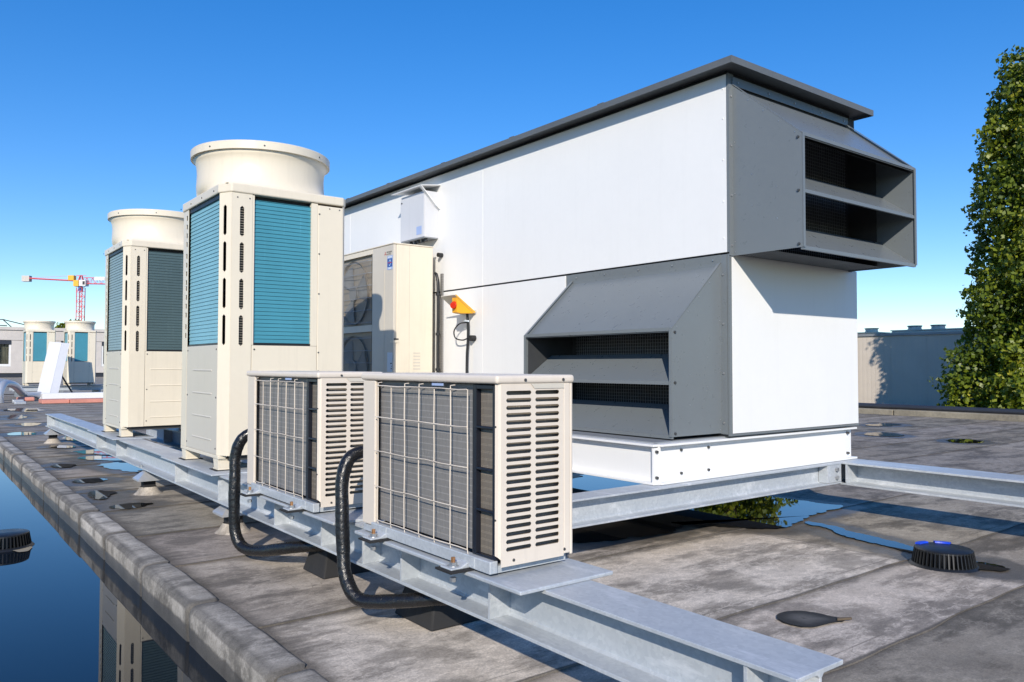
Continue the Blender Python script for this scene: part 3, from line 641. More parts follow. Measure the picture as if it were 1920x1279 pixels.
# ------------------------------------------------------------------ tall cream condensers (four alike)
def rect_circle(z0, z1, hw, hd, cx, cy, R, rings):
    """loft from a rectangle to a circle; returns builder"""
    mb = MB(); N = 64; P = []
    for k, (t, z, r) in enumerate(rings):
        for j in range(N):
            a = 2*PI*j/N; c, s = math.cos(a), math.sin(a)
            m_ = min(hw/abs(c) if abs(c) > 1e-6 else 9, hd/abs(s) if abs(s) > 1e-6 else 9)
            rr = (1-t)*m_ + t*r; P.append((cx+rr*c, cy+rr*s, z))
    n = len(rings)
    mb.add(P, [(i*N+j, i*N+(j+1) % N, (i+1)*N+(j+1) % N, (i+1)*N+j) for i in range(n-1) for j in range(N)]); return mb
VW, VD = 0.795, 0.955
def make_vrf(label, coilmat, group):
    t = thing('condensing_unit', label, 'condenser', (0, 0, 0), group)
    B, T = 0.092, 1.690
    # inner dark body so that nothing shows through the slots
    MB().box(0.05, VW-0.02, 0.05, VD-0.02, B+0.01, T-0.005).build('inner_body', 'core', t)
    c1, c2 = 0.046, 0.085   # chamfer of the corner post
    post = MB(); sl = [(1.615-0.223*k-0.187, 1.615-0.223*k) for k in range(4)]
    def slot_panel(p0, p1, z0, z1, slots, side=0):
        p0 = Vector((*p0, 0)); p1 = Vector((*p1, 0)); L = (p1-p0).length
        q = MB().hslots('Y', 0, 0, L, z0, z1, [(a, b, c, d) for a, b, c, d in slots], ch=0.011)
        d = (p1-p0).normalized(); post.add([tuple(p0+d*x+Vector((0, 0, z))) for x, _, z in q.v], q.f)
    Lc = math.hypot(c1, c2)
    slot_panel((0.0, c2+0.0), (c1+0.0, 0.0), B, T, [(Lc*0.34, Lc*0.34+0.025, a, b) for a, b in sl])
    slot_panel((c1, 0.0), (0.172, 0.0), B, T, [(0.050, 0.075, a-0.004, b-0.004) for a, b in sl])
    # far left strip with short slots
    q = MB().hslots('X', 0, 0.745, 0.86, B, T, [(0.765, 0.795, 1.62-0.060*k-(0.02 if k//4 % 2 else 0), 1.62-0.060*k+0.034-(0.02 if k//4 % 2 else 0)) for k in range(14)], ch=0.004)
    post.add(q.v, q.f)
    post.add([(0, 0.86, B), (0, 0.86, T), (0.046, VD, T), (0.046, VD, B)], [(0, 1, 2, 3)])
    post.build('corner_post', 'cream', t, solid=0.003)
    mb = MB()                                       # slats behind the right-hand corner slots
    for k in range(60): mb.box(c1+0.03, 0.15, 0.010, 0.013, 0.76+k*0.0152, 0.762+k*0.0152)
    tag(mb.build('slot_bars', 'creamgrey', t), kind='stuff')
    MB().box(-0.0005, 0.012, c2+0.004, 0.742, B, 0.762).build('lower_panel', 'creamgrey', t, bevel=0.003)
    MB().box(0.176, 0.600, -0.0005, 0.012, B, 0.760).build('lower_panel', 'cream', t, bevel=0.003)
    for z in (0.60, 0.455, 0.31, 0.17):             # pressed ribs in the lower panels
        MB().box(-0.004, 0.004, 0.20, 0.60, z, z+0.010).build('pressed_rib', 'creamgrey', t, bevel=0.0035)
        MB().box(0.22, 0.56, -0.004, 0.004, z-0.005, z+0.006).build('pressed_rib', 'cream', t, bevel=0.0035)
    MB().box(0.602, VW-0.02, -0.0015, 0.012, B, T-0.012).build('service_panel', 'cream', t, bevel=0.004)
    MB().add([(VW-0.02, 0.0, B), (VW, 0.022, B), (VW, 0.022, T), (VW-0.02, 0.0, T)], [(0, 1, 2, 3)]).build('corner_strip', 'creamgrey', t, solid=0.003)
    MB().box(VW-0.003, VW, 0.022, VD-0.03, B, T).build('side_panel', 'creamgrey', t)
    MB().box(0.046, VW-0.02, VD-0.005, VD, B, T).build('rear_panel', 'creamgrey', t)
    # coils: louvred fins set back in their openings
    def fins(axis, a0, a1, z0, z1, pitch, gap=0.10):
        mb = MB(); z = z0; back = 0.026
        while z < z1-0.001:
            zt = min(z+pitch, z1); g = pitch*gap
            if axis == 'X': mb.add([(0.012, a0, z+g), (0.012, a1, z+g), (0.016, a1, zt), (0.016, a0, zt), (back, a1, zt+g*0.2), (back, a0, zt+g*0.2), (back, a0, z+g), (back, a1, z+g)], [(0, 1, 2, 3)[::-1], (3, 2, 4, 5)[::-1], (6, 7, 1, 0)[::-1]])
            else: mb.add([(a0, 0.012, z+g), (a1, 0.012, z+g), (a1, 0.016, zt), (a0, 0.016, zt), (a1, back, zt+g*0.2), (a0, back, zt+g*0.2), (a0, back, z+g), (a1, back, z+g)], [(0, 1, 2, 3), (3, 2, 4, 5), (6, 7, 1, 0)])
            z += pitch
        return mb
    fins('X', c2+0.004, 0.742, 0.775, T-0.028, 0.0245, 0.03).build('coil', coilmat+'dusty', t)  # left face takes the paler coil, dust and glancing sheen in its colour
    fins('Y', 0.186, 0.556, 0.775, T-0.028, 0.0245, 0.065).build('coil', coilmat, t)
    MB().box(0.006, 0.03, c2+0.004, 0.742, 0.763, 0.774).build('coil_sill', 'black', t)
    MB().box(0.186, 0.556, 0.006, 0.03, 0.761, 0.774).build('coil_sill', 'black', t)
    MB().box(0.006, 0.03, c2+0.004, 0.742, T-0.027, T-0.002).build('coil_head', 'black', t)
    MB().box(0.1735, 0.1855, 0.001, 0.03, 0.762, T-0.004).build('coil_frame', 'cream', t)
    MB().box(0.557, 0.600, 0.001, 0.03, 0.762, T-0.004).build('coil_frame', 'cream', t)
    # cover and bell-shaped fan shroud
    o_ = 0.010
    MB().prism([(-o_, c2), (c1-0.004, -o_), (VW-0.02, -o_), (VW+o_, 0.022), (VW+o_, VD-0.03), (VW-0.03, VD+o_), (0.046, VD+o_), (-o_, 0.86)], 'Z', T, 1.748).build('top_cover', 'cream', t, bevel=0.008)
    cx, cy = VW/2+0.002, VD/2
    sh = rect_circle(0, 0, VW/2-0.012, VD/2-0.012, cx, cy, 0.41, [(0, 1.746, .41), (0.25, 1.752, .41), (0.62, 1.765, .41), (0.85, 1.785, .414), (0.96, 1.815, .415), (1, 1.85, .412), (1, 1.90, .410), (1, 1.945, .413), (1, 1.975, .422), (1, 2.0, .440)])
    shr = sh.build('fan_shroud', 'cream', t, smooth=40, solid=0.003)
    MB().lathe([(0.436, 1.998), (0.452, 1.998), (0.453, 2.046), (0.447, 2.052), (0.425, 2.052), (0.405, 2.0), (0.395, 1.9), (0.392, 1.8)], (cx, cy, 0), 64).build('rim', 'cream', shr, smooth=40)
    mb = MB(); mb.cyl((cx, cy, 1.80), (cx, cy, 1.90), 0.09, 20)
    for k in range(4):
        a = k*PI/2; d = Vector((math.cos(a), math.sin(a), 0)); e = Vector((-math.sin(a), math.cos(a), 0)); c0 = Vector((cx, cy, 1.85))
        mb.add([c0+d*0.08-e*0.06-Vector((0, 0, 0.03)), c0+d*0.37-e*0.12-Vector((0, 0, 0.03)), c0+d*0.37+e*0.12+Vector((0, 0, 0.03)), c0+d*0.08+e*0.06+Vector((0, 0, 0.03))], [(0, 1, 2, 3)])
    mb.build('fan', 'fanblade', t, solid=0.004)
    # screws
    mb = MB()
    for z in (0.16, 0.60, 0.72, 1.1, 1.36, 1.62): mb.dome((0.61, -0.0015, z), (0, -1, 0), 0.006)
    for z in (0.14, 0.42, 0.735): mb.dome((0.192, -0.0005, z), (0, -1, 0), 0.006)
    for z in (0.13, 0.44, 0.735):
        for y in (0.11, 0.72): mb.dome((-0.0005, y, z), (-1, 0, 0), 0.006)
    for x in (0.08, 0.155, 0.68, 0.75): mb.dome((x, -0.0015, 1.662), (0, -1, 0), 0.005)
    for y in (0.17, 0.42, 0.66, 0.90): mb.dome((-o_, y, 1.716), (-1, 0, 0), 0.006)
    for a in (3.6, 4.4, 5.3): mb.dome((cx+0.4525*math.cos(a), cy+0.4525*math.sin(a), 2.02), (math.cos(a), math.sin(a), 0), 0.006)
    tag(mb.build('screws', 'darkbolt', t), kind='stuff')
    # base rails and feet
    MB().box(0.0, 0.05, 0.06, 0.87, 0.070, B-0.001).build('base_rail', 'cream', t, bevel=0.003)
    MB().box(0.06, VW-0.06, 0.03, 0.08, 0.060, B-0.001).build('base_rail', 'core', t)
    for (x, y) in ((0.0, 0.07), (0.0, 0.76), (VW-0.11, 0.07), (VW-0.11, 0.76)):
        MB().prism([(y, 0.004), (y+0.10, 0.004), (y+0.10, 0.012), (y+0.075, 0.012), (y+0.10, 0.070), (y, 0.070), (y, 0.062), (y+0.004, 0.062), (y+0.004, 0.012)], 'X', x+0.005, x+0.10).build('foot', 'cream', t)
        MB().box(x-0.012, x+0.115, y-0.015, y+0.115, 0.0005, 0.0038).build('foot_pad', 'rubber', t)
    return t
gv = 'tall cream condensing units'
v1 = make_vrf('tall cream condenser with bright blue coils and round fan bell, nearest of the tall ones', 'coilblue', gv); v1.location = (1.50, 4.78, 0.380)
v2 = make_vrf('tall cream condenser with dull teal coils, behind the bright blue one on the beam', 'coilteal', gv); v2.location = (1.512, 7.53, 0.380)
v3 = copy_tree(v1); v3.location = (2.96, 28.6, 0.36); v3['label'] = 'small distant cream condenser, left one of the pair in front of the far building'
v4 = copy_tree(v1); v4.location = (4.02, 28.0, 0.36); v4['label'] = 'small distant cream condenser, right one of the pair behind the leaning white sheet'

# ------------------------------------------------------------------ small ivory outdoor units on the beam
UW, UD, UH = 0.302, 0.875, 0.550
def make_small(label, group):
    t = thing('outdoor_unit', label, 'air conditioner', (0, 0, 0), group)
    # body local: x 0..UW, y 0..UD, z 0..UH (unit bottom at z=0)
    cols = ((0.031, 0.129), (0.145, 0.243)); rows = [(0.044+k*0.02245, 0.044+k*0.02245+0.0128) for k in range(22)]
    sp = MB().hslots('Y', 0, 0.012, 0.262, 0, UH, [(a, b, c, d) for a, b in cols for c, d in rows], ch=0.0045)
    sp.add([(0.012, 0, 0.022), (0.004, 0.004, 0.030), (0.0, 0.014, 0.034), (0.0, 0.014, UH), (0.004, 0.004, UH), (0.012, 0, UH)], [(0, 1, 4, 5), (1, 2, 3, 4)])
    side = sp.build('side_panel', 'ivory', t, solid=0.0016)
    MB().box(0.2635, 0.290, -0.0008, 0.01, 0.006, UH).build('front_corner', 'ivory', t, bevel=0.003)
    MB().box(0.291, UW, 0.0, UD-0.004, 0.0, UH).build('front_panel', 'ivory', t, bevel=0.004)
    MB().box(0.012, 0.29, UD-0.006, UD, 0.0, UH).build('end_panel', 'ivory', t)
    MB().box(-0.001, 0.012, UD-0.098, UD, 0.0, UH-0.002).build('rear_corner', 'ivory', t, bevel=0.004)
    MB().box(0.065, 0.07, 0.04, UD-0.02, 0.02, UH-0.01).build('inner_partition', 'black', t)
    MB().box(0.075, 0.27, 0.045, 0.05, 0.02, UH-0.01).build('inner_baffle', 'core', t)
    # coil wrapping round the back and the end
    MB().box(0.024, 0.058, 0.12, UD-0.095, 0.024, UH-0.004).build('coil', 'coilgrey', t)
    MB().box(0.022, 0.050, 0.032, 0.118, 0.024, UH-0.004).build('coil', 'coilbrown', t)
    MB().box(0.051, 0.262, 0.026, 0.040, 0.024, UH-0.004).build('coil', 'coilbrown', t)
    mb = MB()
    for k in range(22): mb.box(0.0205, 0.0215, 0.034, 0.112, 0.046+k*0.0225, 0.0472+k*0.0225)
    tag(mb.build('coil_tubes', 'coiltan', t), kind='stuff')
    # dark plastic frame strip
    mb = MB(); mb.box(0.004, 0.026, 0.120, 0.140, 0.018, UH-0.004); mb.box(0.004, 0.026, 0.018, 0.034, 0.018, UH-0.004)
    mb.box(0.004, 0.018, 0.034, 0.120, UH-0.018, UH-0.004)
    for z in (0.155, 0.282, 0.410): mb.box(0.004, 0.018, 0.034, 0.120, z, z+0.008)
    mb.box(0.004, 0.02, 0.034, 0.120, 0.018, 0.024); mb.build('coil_frame', 'navy', t, bevel=0.002)
    # wire guard
    mb = MB(); ys = [0.152+0.0985*k for k in range(7)]; x = -0.006
    jit = lambda: random.uniform(-0.0025, 0.0025)
    for k, y in enumerate(ys):
        pts = [(x+0.004, y, 0.012), (x, y, 0.03)] + [(x, y+jit(), 0.03+0.1*j) for j in range(1, 5)] + [(x, y, UH-0.02)]
        if k in (1, 3, 4, 6): pts += [(x, y, UH-0.010), (x+0.006, y-0.018, UH-0.008)]
        mb.tube(pts, 0.0019, 6)
    for z in (0.03, 0.155, 0.285, 0.412, UH-0.02): mb.tube([(x-0.004, ys[0], z)] + [(x-0.004+random.uniform(-0.001, 0.001), y+0.05, z+random.uniform(-0.002, 0.002)) for y in ys[:-1]] + [(x-0.004, ys[-1]+(0.018 if 0.1 < z < 0.5 else 0), z)], 0.0019, 6)
    mb.build('wire_guard', 'ivory', t, smooth=60)
    # lid
    MB().box(-0.010, UW+0.004, -0.007, UD+0.006, UH-0.001, UH+0.026).build('lid', 'ivory', t, bevel=0.010, seg=4)
    MB().prism([(0.14, UH-0.016), (0.262, UH-0.016), (0.262, UH-0.0005), (0.125, UH-0.0005)], 'Y', -0.0035, -0.002).build('handle_recess', 'creamgrey', t)
    MB().box(-0.003, -0.001, 0.30, 0.37, UH-0.012, UH-0.004).build('rating_tag', 'paleblue', t)
    # galvanised pan
    MB().box(-0.014, 0.016, 0.020, UD-0.095, -0.022, 0.016).build('base_pan', 'galv', t, bevel=0.003)
    MB().box(-0.004, UW-0.006, 0.030, UD-0.02, -0.024, -0.002).build('base_pan', 'galv', t)
    for y in (0.10, 0.66): MB().box(-0.0165, -0.0135, y, y+0.03, -0.018, 0.014).build('pan_rib', 'galv', t)
    mb = MB()
    for y in (0.165, 0.69):                      # mounting feet with bolts on rubber pads
        f = MB(); f.prism([(-0.078, -0.024), (0.0, -0.024), (0.0, -0.004), (-0.018, -0.006), (-0.04, -0.017), (-0.078, -0.018)], 'Y', y-0.032, y+0.032)
        ft = f.build('mounting_foot', 'galv', t, bevel=0.003)
        mb = MB(); mb.cyl((-0.050, y, -0.018), (-0.050, y, -0.006), 0.013, 6); mb.build('bolt', 'bolt', ft)
        MB().cyl((-0.05, y, -0.018), (-0.05, y, -0.0152), 0.019, 14).build('washer', 'bolt', ft)
        MB().cyl((-0.050, y, -0.066), (-0.050, y, -0.053), 0.011, 6).build('bolt', 'bolt', ft)
        MB().cyl((-0.050, y, -0.006), (-0.050, y, 0.009), 0.007, 8).build('stud', 'brass', ft)
        MB().box(-0.088, 0.29, y-0.045, y+0.045, -0.0305, -0.0243).build('rubber_pad', 'rubber', ft)
    mb = MB()
    for p in ((0.06, 0, 0.016), (0.265, 0, 0.02), (0.10, -0.007, UH+0.011), (0.255, -0.007, UH+0.011)): mb.dome(p, (0, -1, 0), 0.0055)
    for z in (0.14, 0.42): mb.dome((0.0, 0.012, z), (-1, 0, 0), 0.0035)
    tag(mb.build('screws', 'darkbolt', t), kind='stuff')
    return t
gs = 'small ivory outdoor units on the beam'
s1 = make_small('nearest ivory outdoor unit, with wire guard and fully visible slotted side', gs); s1.location = (1.410, 1.893, 0.4135)
s2 = copy_tree(s1); s2.location = (1.396, 3.150, 0.4135); s2['label'] = 'ivory outdoor unit half hidden behind the nearest one, beside the tall blue condenser'

# hoses in black tape
def hose(lab, ctrl, r):
    pts = smooth_path(ctrl, 9); n = len(pts)
    o = MB().tube(pts, [r*(1+0.03*math.sin(i*0.35)+random.uniform(-0.02, 0.02)) for i in range(n)], 14, wob=0.025).build('refrigerant_hose', 'hose', smooth=70)
    return tag(o, lab, 'hose', 'black taped hoses')
hose('black taped hose drooping from behind the nearest outdoor unit and under the beam', [(1.60, 2.93, 0.655), (1.50, 2.93, 0.665), (1.435, 2.935, 0.640), (1.402, 2.93, 0.56), (1.392, 2.91, 0.44), (1.388, 2.89, 0.30), (1.385, 2.86, 0.19), (1.405, 2.79, 0.115), (1.47, 2.68, 0.118), (1.60, 2.50, 0.150), (1.80, 2.35, 0.165)], 0.027)
hose('black taped hose drooping from behind the second outdoor unit and under the beam', [(1.60, 4.12, 0.66), (1.50, 4.14, 0.67), (1.425, 4.17, 0.635), (1.392, 4.19, 0.55), (1.385, 4.18, 0.43), (1.38, 4.17, 0.28), (1.385, 4.16, 0.14), (1.41, 4.10, 0.070), (1.46, 3.95, 0.075), (1.54, 3.72, 0.125), (1.70, 3.45, 0.165)], 0.029)

# ------------------------------------------------------------------ tall two-fan unit in front of the white wall
t = thing('two_fan_unit', 'tall cream two fan outdoor unit standing against the long white wall', 'air conditioner', (3.55, 6.5, 0.6))
TX0, TX1, TY0, TY1, TZ0, TZ1 = 3.35, 3.75, 6.02, 7.16, 0.63, 2.09
MB().box(TX0+0.03, TX1, TY0, TY1, TZ0, TZ1-0.012).build('cabinet', 'cream', t, bevel=0.006)
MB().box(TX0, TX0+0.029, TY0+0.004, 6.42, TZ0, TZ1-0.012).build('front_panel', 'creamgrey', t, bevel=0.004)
MB().box(TX0-0.008, TX1+0.006, TY0-0.006, TY1+0.006, TZ1-0.012, TZ1).build('top_cover', 'cream', t, bevel=0.005)
MB().box(TX0+0.028, TX0+0.0295, 6.43, TY1-0.01, TZ0+0.05, TZ1-0.06).build('fan_backing', 'coiltan', t)
MB().box(TX0, TX0+0.029, 6.421, TY1, TZ1-0.058, TZ1-0.012).build('front_frame', 'cream', t)
MB().box(TX0, TX0+0.029, 6.421, TY1, 1.325, 1.385).build('front_frame', 'creamgrey', t)
MB().box(TX0, TX0+0.029, 6.421, TY1, TZ0, TZ0+0.05).build('front_frame', 'cream', t)
for zc in (1.70, 0.99):
    fan = MB(); c = Vector((TX0+0.016, 6.82, zc)); fan.cyl(c-Vector((0.012, 0, 0)), c+Vector((0.01, 0, 0)), 0.075, 20)
    for k in range(3):
        a0 = 0.5+k*2*PI/3; q = [c+Vector((-0.006, 0.06*math.cos(a0), 0.06*math.sin(a0)))]
        for j in range(7):
            a = a0-0.1+j*0.17; r = 0.27; q.append(c+Vector((-0.010+0.003*j, r*math.cos(a), r*math.sin(a))))
        q.append(c+Vector((0.006, 0.07*math.cos(a0+0.9), 0.07*math.sin(a0+0.9))))
        fan.add([tuple(p) for p in q], [tuple(range(len(q)))])
    fan.build('fan', 'fanblade', t)
    mb = MB(); R = 0.305
    for k in range(40):
        a, b = 2*PI*k/40, 2*PI*(k+1)/40
        for rr, xx in ((R, 0.0), ):
            mb.add([(TX0+0.004, 6.82+R*math.cos(a), zc+R*math.sin(a)), (TX0+0.004, 6.82+R*math.cos(b), zc+R*math.sin(b)), (TX0+0.030, 6.82+(R-0.012)*math.cos(b), zc+(R-0.012)*math.sin(b)), (TX0+0.030, 6.82+(R-0.012)*math.cos(a), zc+(R-0.012)*math.sin(a))], [(0, 1, 2, 3)])
    mb.build('fan_ring', 'coiltan', t)
    mb = MB()
    for k in range(30): mb.tube([(TX0-0.004, 6.445+k*0.0235, zc-0.30), (TX0-0.012, 6.445+k*0.0235, zc), (TX0-0.004, 6.445+k*0.0235, zc+0.30)], 0.0013, 4, cap=False)
    tag(mb.build('fan_guard_fine_wires', 'greymetal', t), kind='stuff')
    for k in range(6): MB().tube([(TX0, 6.425, zc-0.29+k*0.113), (TX0-0.022, 6.45, zc-0.29+k*0.113), (TX0-0.022, 7.12, zc-0.29+k*0.113)], 0.0032, 6).build('guard_wire', 'greymetal', t)
MB().box(TX0+0.001, TX0+0.0305, 6.4195, 6.428, TZ0+0.03, TZ1-0.08).build('guard_edge', 'black', t)
MB().box(TX0-0.006, TX0+0.05, TY0-0.006, TY0+0.05, 1.215, 1.235).build('hand_grip', 'cream', t)
MB().box(TX0+0.004, TX0+0.05, TY0-0.0025, TY0-0.001, 1.24, 1.252).build('grip_recess', 'core', t)
for k in range(6): MB().box(TX0+0.20, TX0+0.27, TY0-0.0025, TY0-0.0005, 0.98+k*0.028, 0.992+k*0.028).build('vent_slot', 'creamgrey', t)
MB().box(TX0+0.155, TX0+0.158, TY0-0.002, TY0, TZ0, TZ1-0.02).build('fold_line', 'creamgrey', t)
MB().box(TX0-0.0022, TX0-0.0008, 6.185, 6.187, TZ0, 1.87).build('fold_line', 'cream', t)
MB().box(TX0-0.0022, TX0-0.0006, 6.035, 6.125, 0.96, 1.13).build('label_sticker', 'sticker', t)
mb = MB()
for k, (a, b) in enumerate(((0.985, 6.06), (1.005, 6.05), (1.03, 6.07))): mb.box(TX0-0.003, TX0-0.0023, 6.04, b, a, a+0.008)
mb.build('label_print', 'ink', t)
st = MB().box(TX0-0.0022, TX0-0.0006, 6.040, 6.135, 1.858, 1.982).build('blue_sticker', 'paleblue', t)
MB().box(TX0-0.0028, TX0-0.0023, 6.042, 6.133, 1.882, 1.955).build('sticker_field', 'bluesticker', st)
mb = MB()
for k in range(26):
    a, b = 2*PI*k/30, 2*PI*(k+1)/30
    mb.add([(TX0-0.0032, 6.0875+r*0.017*math.cos(q)-0.25*r*0.02*math.sin(q), 1.9185+r*0.027*math.sin(q)) for r, q in ((1, a), (1, b), (0.72, b), (0.72, a))], [(0, 1, 2, 3)])
mb.build('sticker_swirl', 'sticker', st)
MB().box(TX0-0.0036, TX0-0.0033, 6.050, 6.125, 1.916, 1.922).build('sticker_stripe', 'redink', st)
def text_mesh(body, size, mat, place, name, parent):
    cu = bpy.data.curves.new('txt', 'FONT'); cu.body = body; cu.size = size; cu.extrude = 0.0002
    o = bpy.data.objects.new('txt', cu); COL.objects.link(o); dg = bpy.context.evaluated_depsgraph_get()
    me = bpy.data.meshes.new_from_object(o.evaluated_get(dg)); bpy.data.objects.remove(o)
    vs = [place(v.co.x, v.co.y, v.co.z) for v in me.vertices]; fs = [tuple(p.vertices) for p in me.polygons]
    return MB().add(vs, fs).build(name, mat, parent)
pl = lambda oy, oz: (lambda x, y, z: (TX0-0.0012-z, oy-x, oz+y))
text_mesh('MITSUBISHI', 0.019, 'ink', pl(6.150, 2.009), 'lettering', t)
text_mesh('ELECTRIC', 0.019, 'ink', pl(6.150, 1.990), 'lettering', t)
for za, zb, ya, yb in ((1.962, 1.975, 6.055, 6.120), (1.864, 1.876, 6.065, 6.112)): MB().box(TX0-0.0028, TX0-0.0023, ya, yb, za, zb).build('sticker_bar', 'sticker', st)
for k in range(3):                              # three-lozenge emblem
    a = PI/2+k*2*PI/3; c = Vector((6.172, 2.005)); L = 0.021; d1 = Vector((math.cos(a), math.sin(a))); n1 = Vector((-d1.y, d1.x))
    q = [c, c+d1*L*0.5+n1*L*0.29, c+d1*L, c+d1*L*0.5-n1*L*0.29]
    MB().add([(TX0-0.0014, p.x, p.y) for p in q], [(0, 1, 2, 3)]).build('emblem', 'redink', t)
# black cable in clips beside it
o = thing('cable', 'black cable clipped to the white wall beside the tall two fan unit', 'cable', (3.8, 6.0, 0.9))
MB().tube(smooth_path([(3.80, 6.06, 1.855), (3.80, 6.035, 1.835), (3.80, 6.018, 1.75), (3.80, 6.012, 1.5), (3.80, 6.015, 1.2), (3.80, 6.012, 0.9), (3.80, 6.01, 0.62)], 6), 0.013, 10).build('sheath', 'black', o, smooth=60)
MB().box(3.835, 3.849, 5.995, 6.03, 0.62, 1.85).build('cable_rail', 'coilgrey', o)
for z in (1.66, 1.30, 0.98): MB().cyl((3.80, 6.013, z-0.012), (3.80, 6.013, z+0.012), 0.021, 12).build('clip', 'black', o)
MB().cyl((3.848, 6.02, 2.02), (3.80, 6.02, 2.02), 0.02, 12).build('cable_gland', 'black', o)

# isolator box under its tilted rain plate
o = thing('control_box', 'isolator box coloured grey for shade, under a tilted white plate, high on the white wall', 'control box', (3.78, 6.3, 2.2))
MB().box(3.705, 3.849, 6.09, 6.52, 2.185, 2.61).build('enclosure', 'palegrey', o, bevel=0.004)  # grey colour stands for the shade of the rain plate
MB().box(3.696, 3.704, 6.092, 6.518, 2.187, 2.585).build('door', 'palegrey', o, bevel=0.003)
MB().add([(3.842, 6.06, 2.455), (3.842, 6.56, 2.455), (3.845, 6.56, 2.46), (3.645, 6.56, 2.64), (3.645, 6.06, 2.64), (3.845, 6.06, 2.46)], [(5, 2, 3, 4)])
MB().prism([(3.849, 2.450), (3.845, 2.446), (3.800, 2.478), (3.640, 2.640), (3.645, 2.645), (3.803, 2.486), (3.849, 2.456)], 'Y', 6.052, 6.088).build('rain_plate_cheek', 'white', o)
MB().prism([(3.640, 2.640), (3.849, 2.668), (3.849, 2.674), (3.640, 2.646)], 'Y', 6.052, 6.60).build('rain_plate', 'white', o)
mb = MB()
for k in range(5): MB().cyl((3.74+0.01*(k % 2), 6.13+k*0.065, 2.178), (3.74+0.01*(k % 2), 6.13+k*0.065, 2.150), 0.016, 10).build('cable_gland', 'black', o)
MB().box(3.700, 3.846, 6.095, 6.515, 2.178, 2.1848).build('gland_plate', 'greymetal', o)
q = MB().box(3.694, 3.6955, 6.13, 6.22, 2.215, 2.29).build('sticker', 'paleblue', o)
MB().cyl((3.704, 6.49, 2.55), (3.69, 6.49, 2.55), 0.008, 10).build('lock', 'darkbolt', o)

# yellow alarm beacon on the wall
o = thing('alarm_beacon', 'yellow alarm beacon with a red lens under a tilted plate on the white wall', 'beacon', (3.75, 5.5, 1.5))
MB().prism([(3.652, 1.590), (3.845, 1.462), (3.70, 1.455), (3.655, 1.462)], 'Y', 5.485, 5.560).build('housing', 'yellow', o, bevel=0.004)
MB().prism([(3.628, 1.608), (3.636, 1.614), (3.838, 1.474), (3.849, 1.492), (3.849, 1.482), (3.836, 1.460), (3.83, 1.462)], 'Y', 5.478, 5.70).build('shade_plate', 'creamgrey', o)
MB().add([(3.830, 5.477, 1.4635), (3.632, 5.477, 1.6055), (3.640, 5.477, 1.6125), (3.840, 5.477, 1.474)], [(0, 1, 2, 3)]).build('plate_edge', 'yellow', o)
lens = MB(); c = Vector((3.650, 5.52, 1.525))
lens.cyl(c, c+Vector((-0.022, -0.012, -0.004)), 0.034, 16, 0.026); lens.build('lens', 'red', o, smooth=40)
MB().tube(smooth_path([(3.80, 5.545, 1.46), (3.805, 5.54, 1.38), (3.81, 5.545, 1.25), (3.81, 5.56, 1.1), (3.81, 5.562, 0.9), (3.81, 5.555, 0.62)], 6), 0.012, 10).build('cable', 'black', o, smooth=60)
MB().tube(smooth_path([(3.79, 5.545, 1.385), (3.77, 5.62, 1.375), (3.76, 5.685, 1.32), (3.77, 5.68, 1.255), (3.79, 5.60, 1.235), (3.80, 5.53, 1.25), (3.83, 5.50, 1.25)], 6), 0.006, 8).build('cable_loop', 'black', o, smooth=60)
MB().cyl((3.80, 5.50, 1.25), (3.849, 5.50, 1.25), 0.025, 14).build('grommet', 'rubber', o)
MB().tube([(3.79, 5.575, 1.40), (3.79, 5.51, 1.395)], 0.008, 6).build('cable_tie', 'sticker', o)

# ------------------------------------------------------------------ roof drains and stain
def drain(x, y, z, rot, lab):
    t = thing('roof_drain_guard', lab, 'drain guard', (x, y, z), 'black roof drain guards')
    MB().lathe([(0.0, 0.090), (0.128, 0.090), (0.133, 0.086), (0.133, 0.078), (0.12, 0.078), (0.118, 0.012)], (x, y, z), 40).build('cap', 'black', t, smooth=40)
    mb = MB()
    for k in range(44):
        a = 2*PI*k/44; d = Vector((math.cos(a), math.sin(a), 0)); e = Vector((-d.y, d.x, 0))*0.0028; c = Vector((x, y, z))
        p = [c+d*0.118+Vector((0, 0, 0.086)), c+d*0.135+Vector((0, 0, 0.086)), c+d*0.150+Vector((0, 0, 0.006)), c+d*0.118+Vector((0, 0, 0.006))]
        mb.add([q-e for q in p]+[q+e for q in p], [(0, 1, 2, 3), (7, 6, 5, 4), (1, 5, 6, 2), (0, 4, 5, 1), (2, 6, 7, 3)])
    mb.build('ribs', 'black', t)
    MB().lathe([(0.15, -0.02), (0.165, 0.0), (0.152, 0.014), (0.12, 0.016)], (x, y, z), 40).build('base_ring', 'black', t, smooth=50)
    for k in range(2):
        vs = []; a0 = rot+k*0.95
        for j in range(7):
            a = a0+0.62*j/6
            for r, zz in ((0.108, 0.0885), (0.1345, 0.0885), (0.1345, 0.097), (0.112, 0.097)): vs.append((x+r*math.cos(a), y+r*math.sin(a), z+zz))
        fs = [(j*4+b, j*4+(b+1) % 4, (j+1)*4+(b+1) % 4, (j+1)*4+b) for j in range(6) for b in range(4)]+[(0, 1, 2, 3), (27, 26, 25, 24)]
        MB().add(vs, fs).build('clip_tab', 'blue', t)
drain(4.215, 1.845, 0.0, 0.15, 'black ribbed drain guard with blue tabs in the puddle on the right of the roof')
drain(0.520, 5.95, -0.14, 2.75, 'black ribbed drain guard with blue tabs standing in the flooded pool at left')
st = fractal_outline([(2.755,1.84),(2.81,1.885),(2.88,1.885),(2.94,1.85),(2.965,1.79),(2.965,1.74),(2.985,1.70),(2.955,1.665),(2.915,1.69),(2.86,1.695),(2.79,1.705),(2.745,1.75)], 0.05, 2, 5)
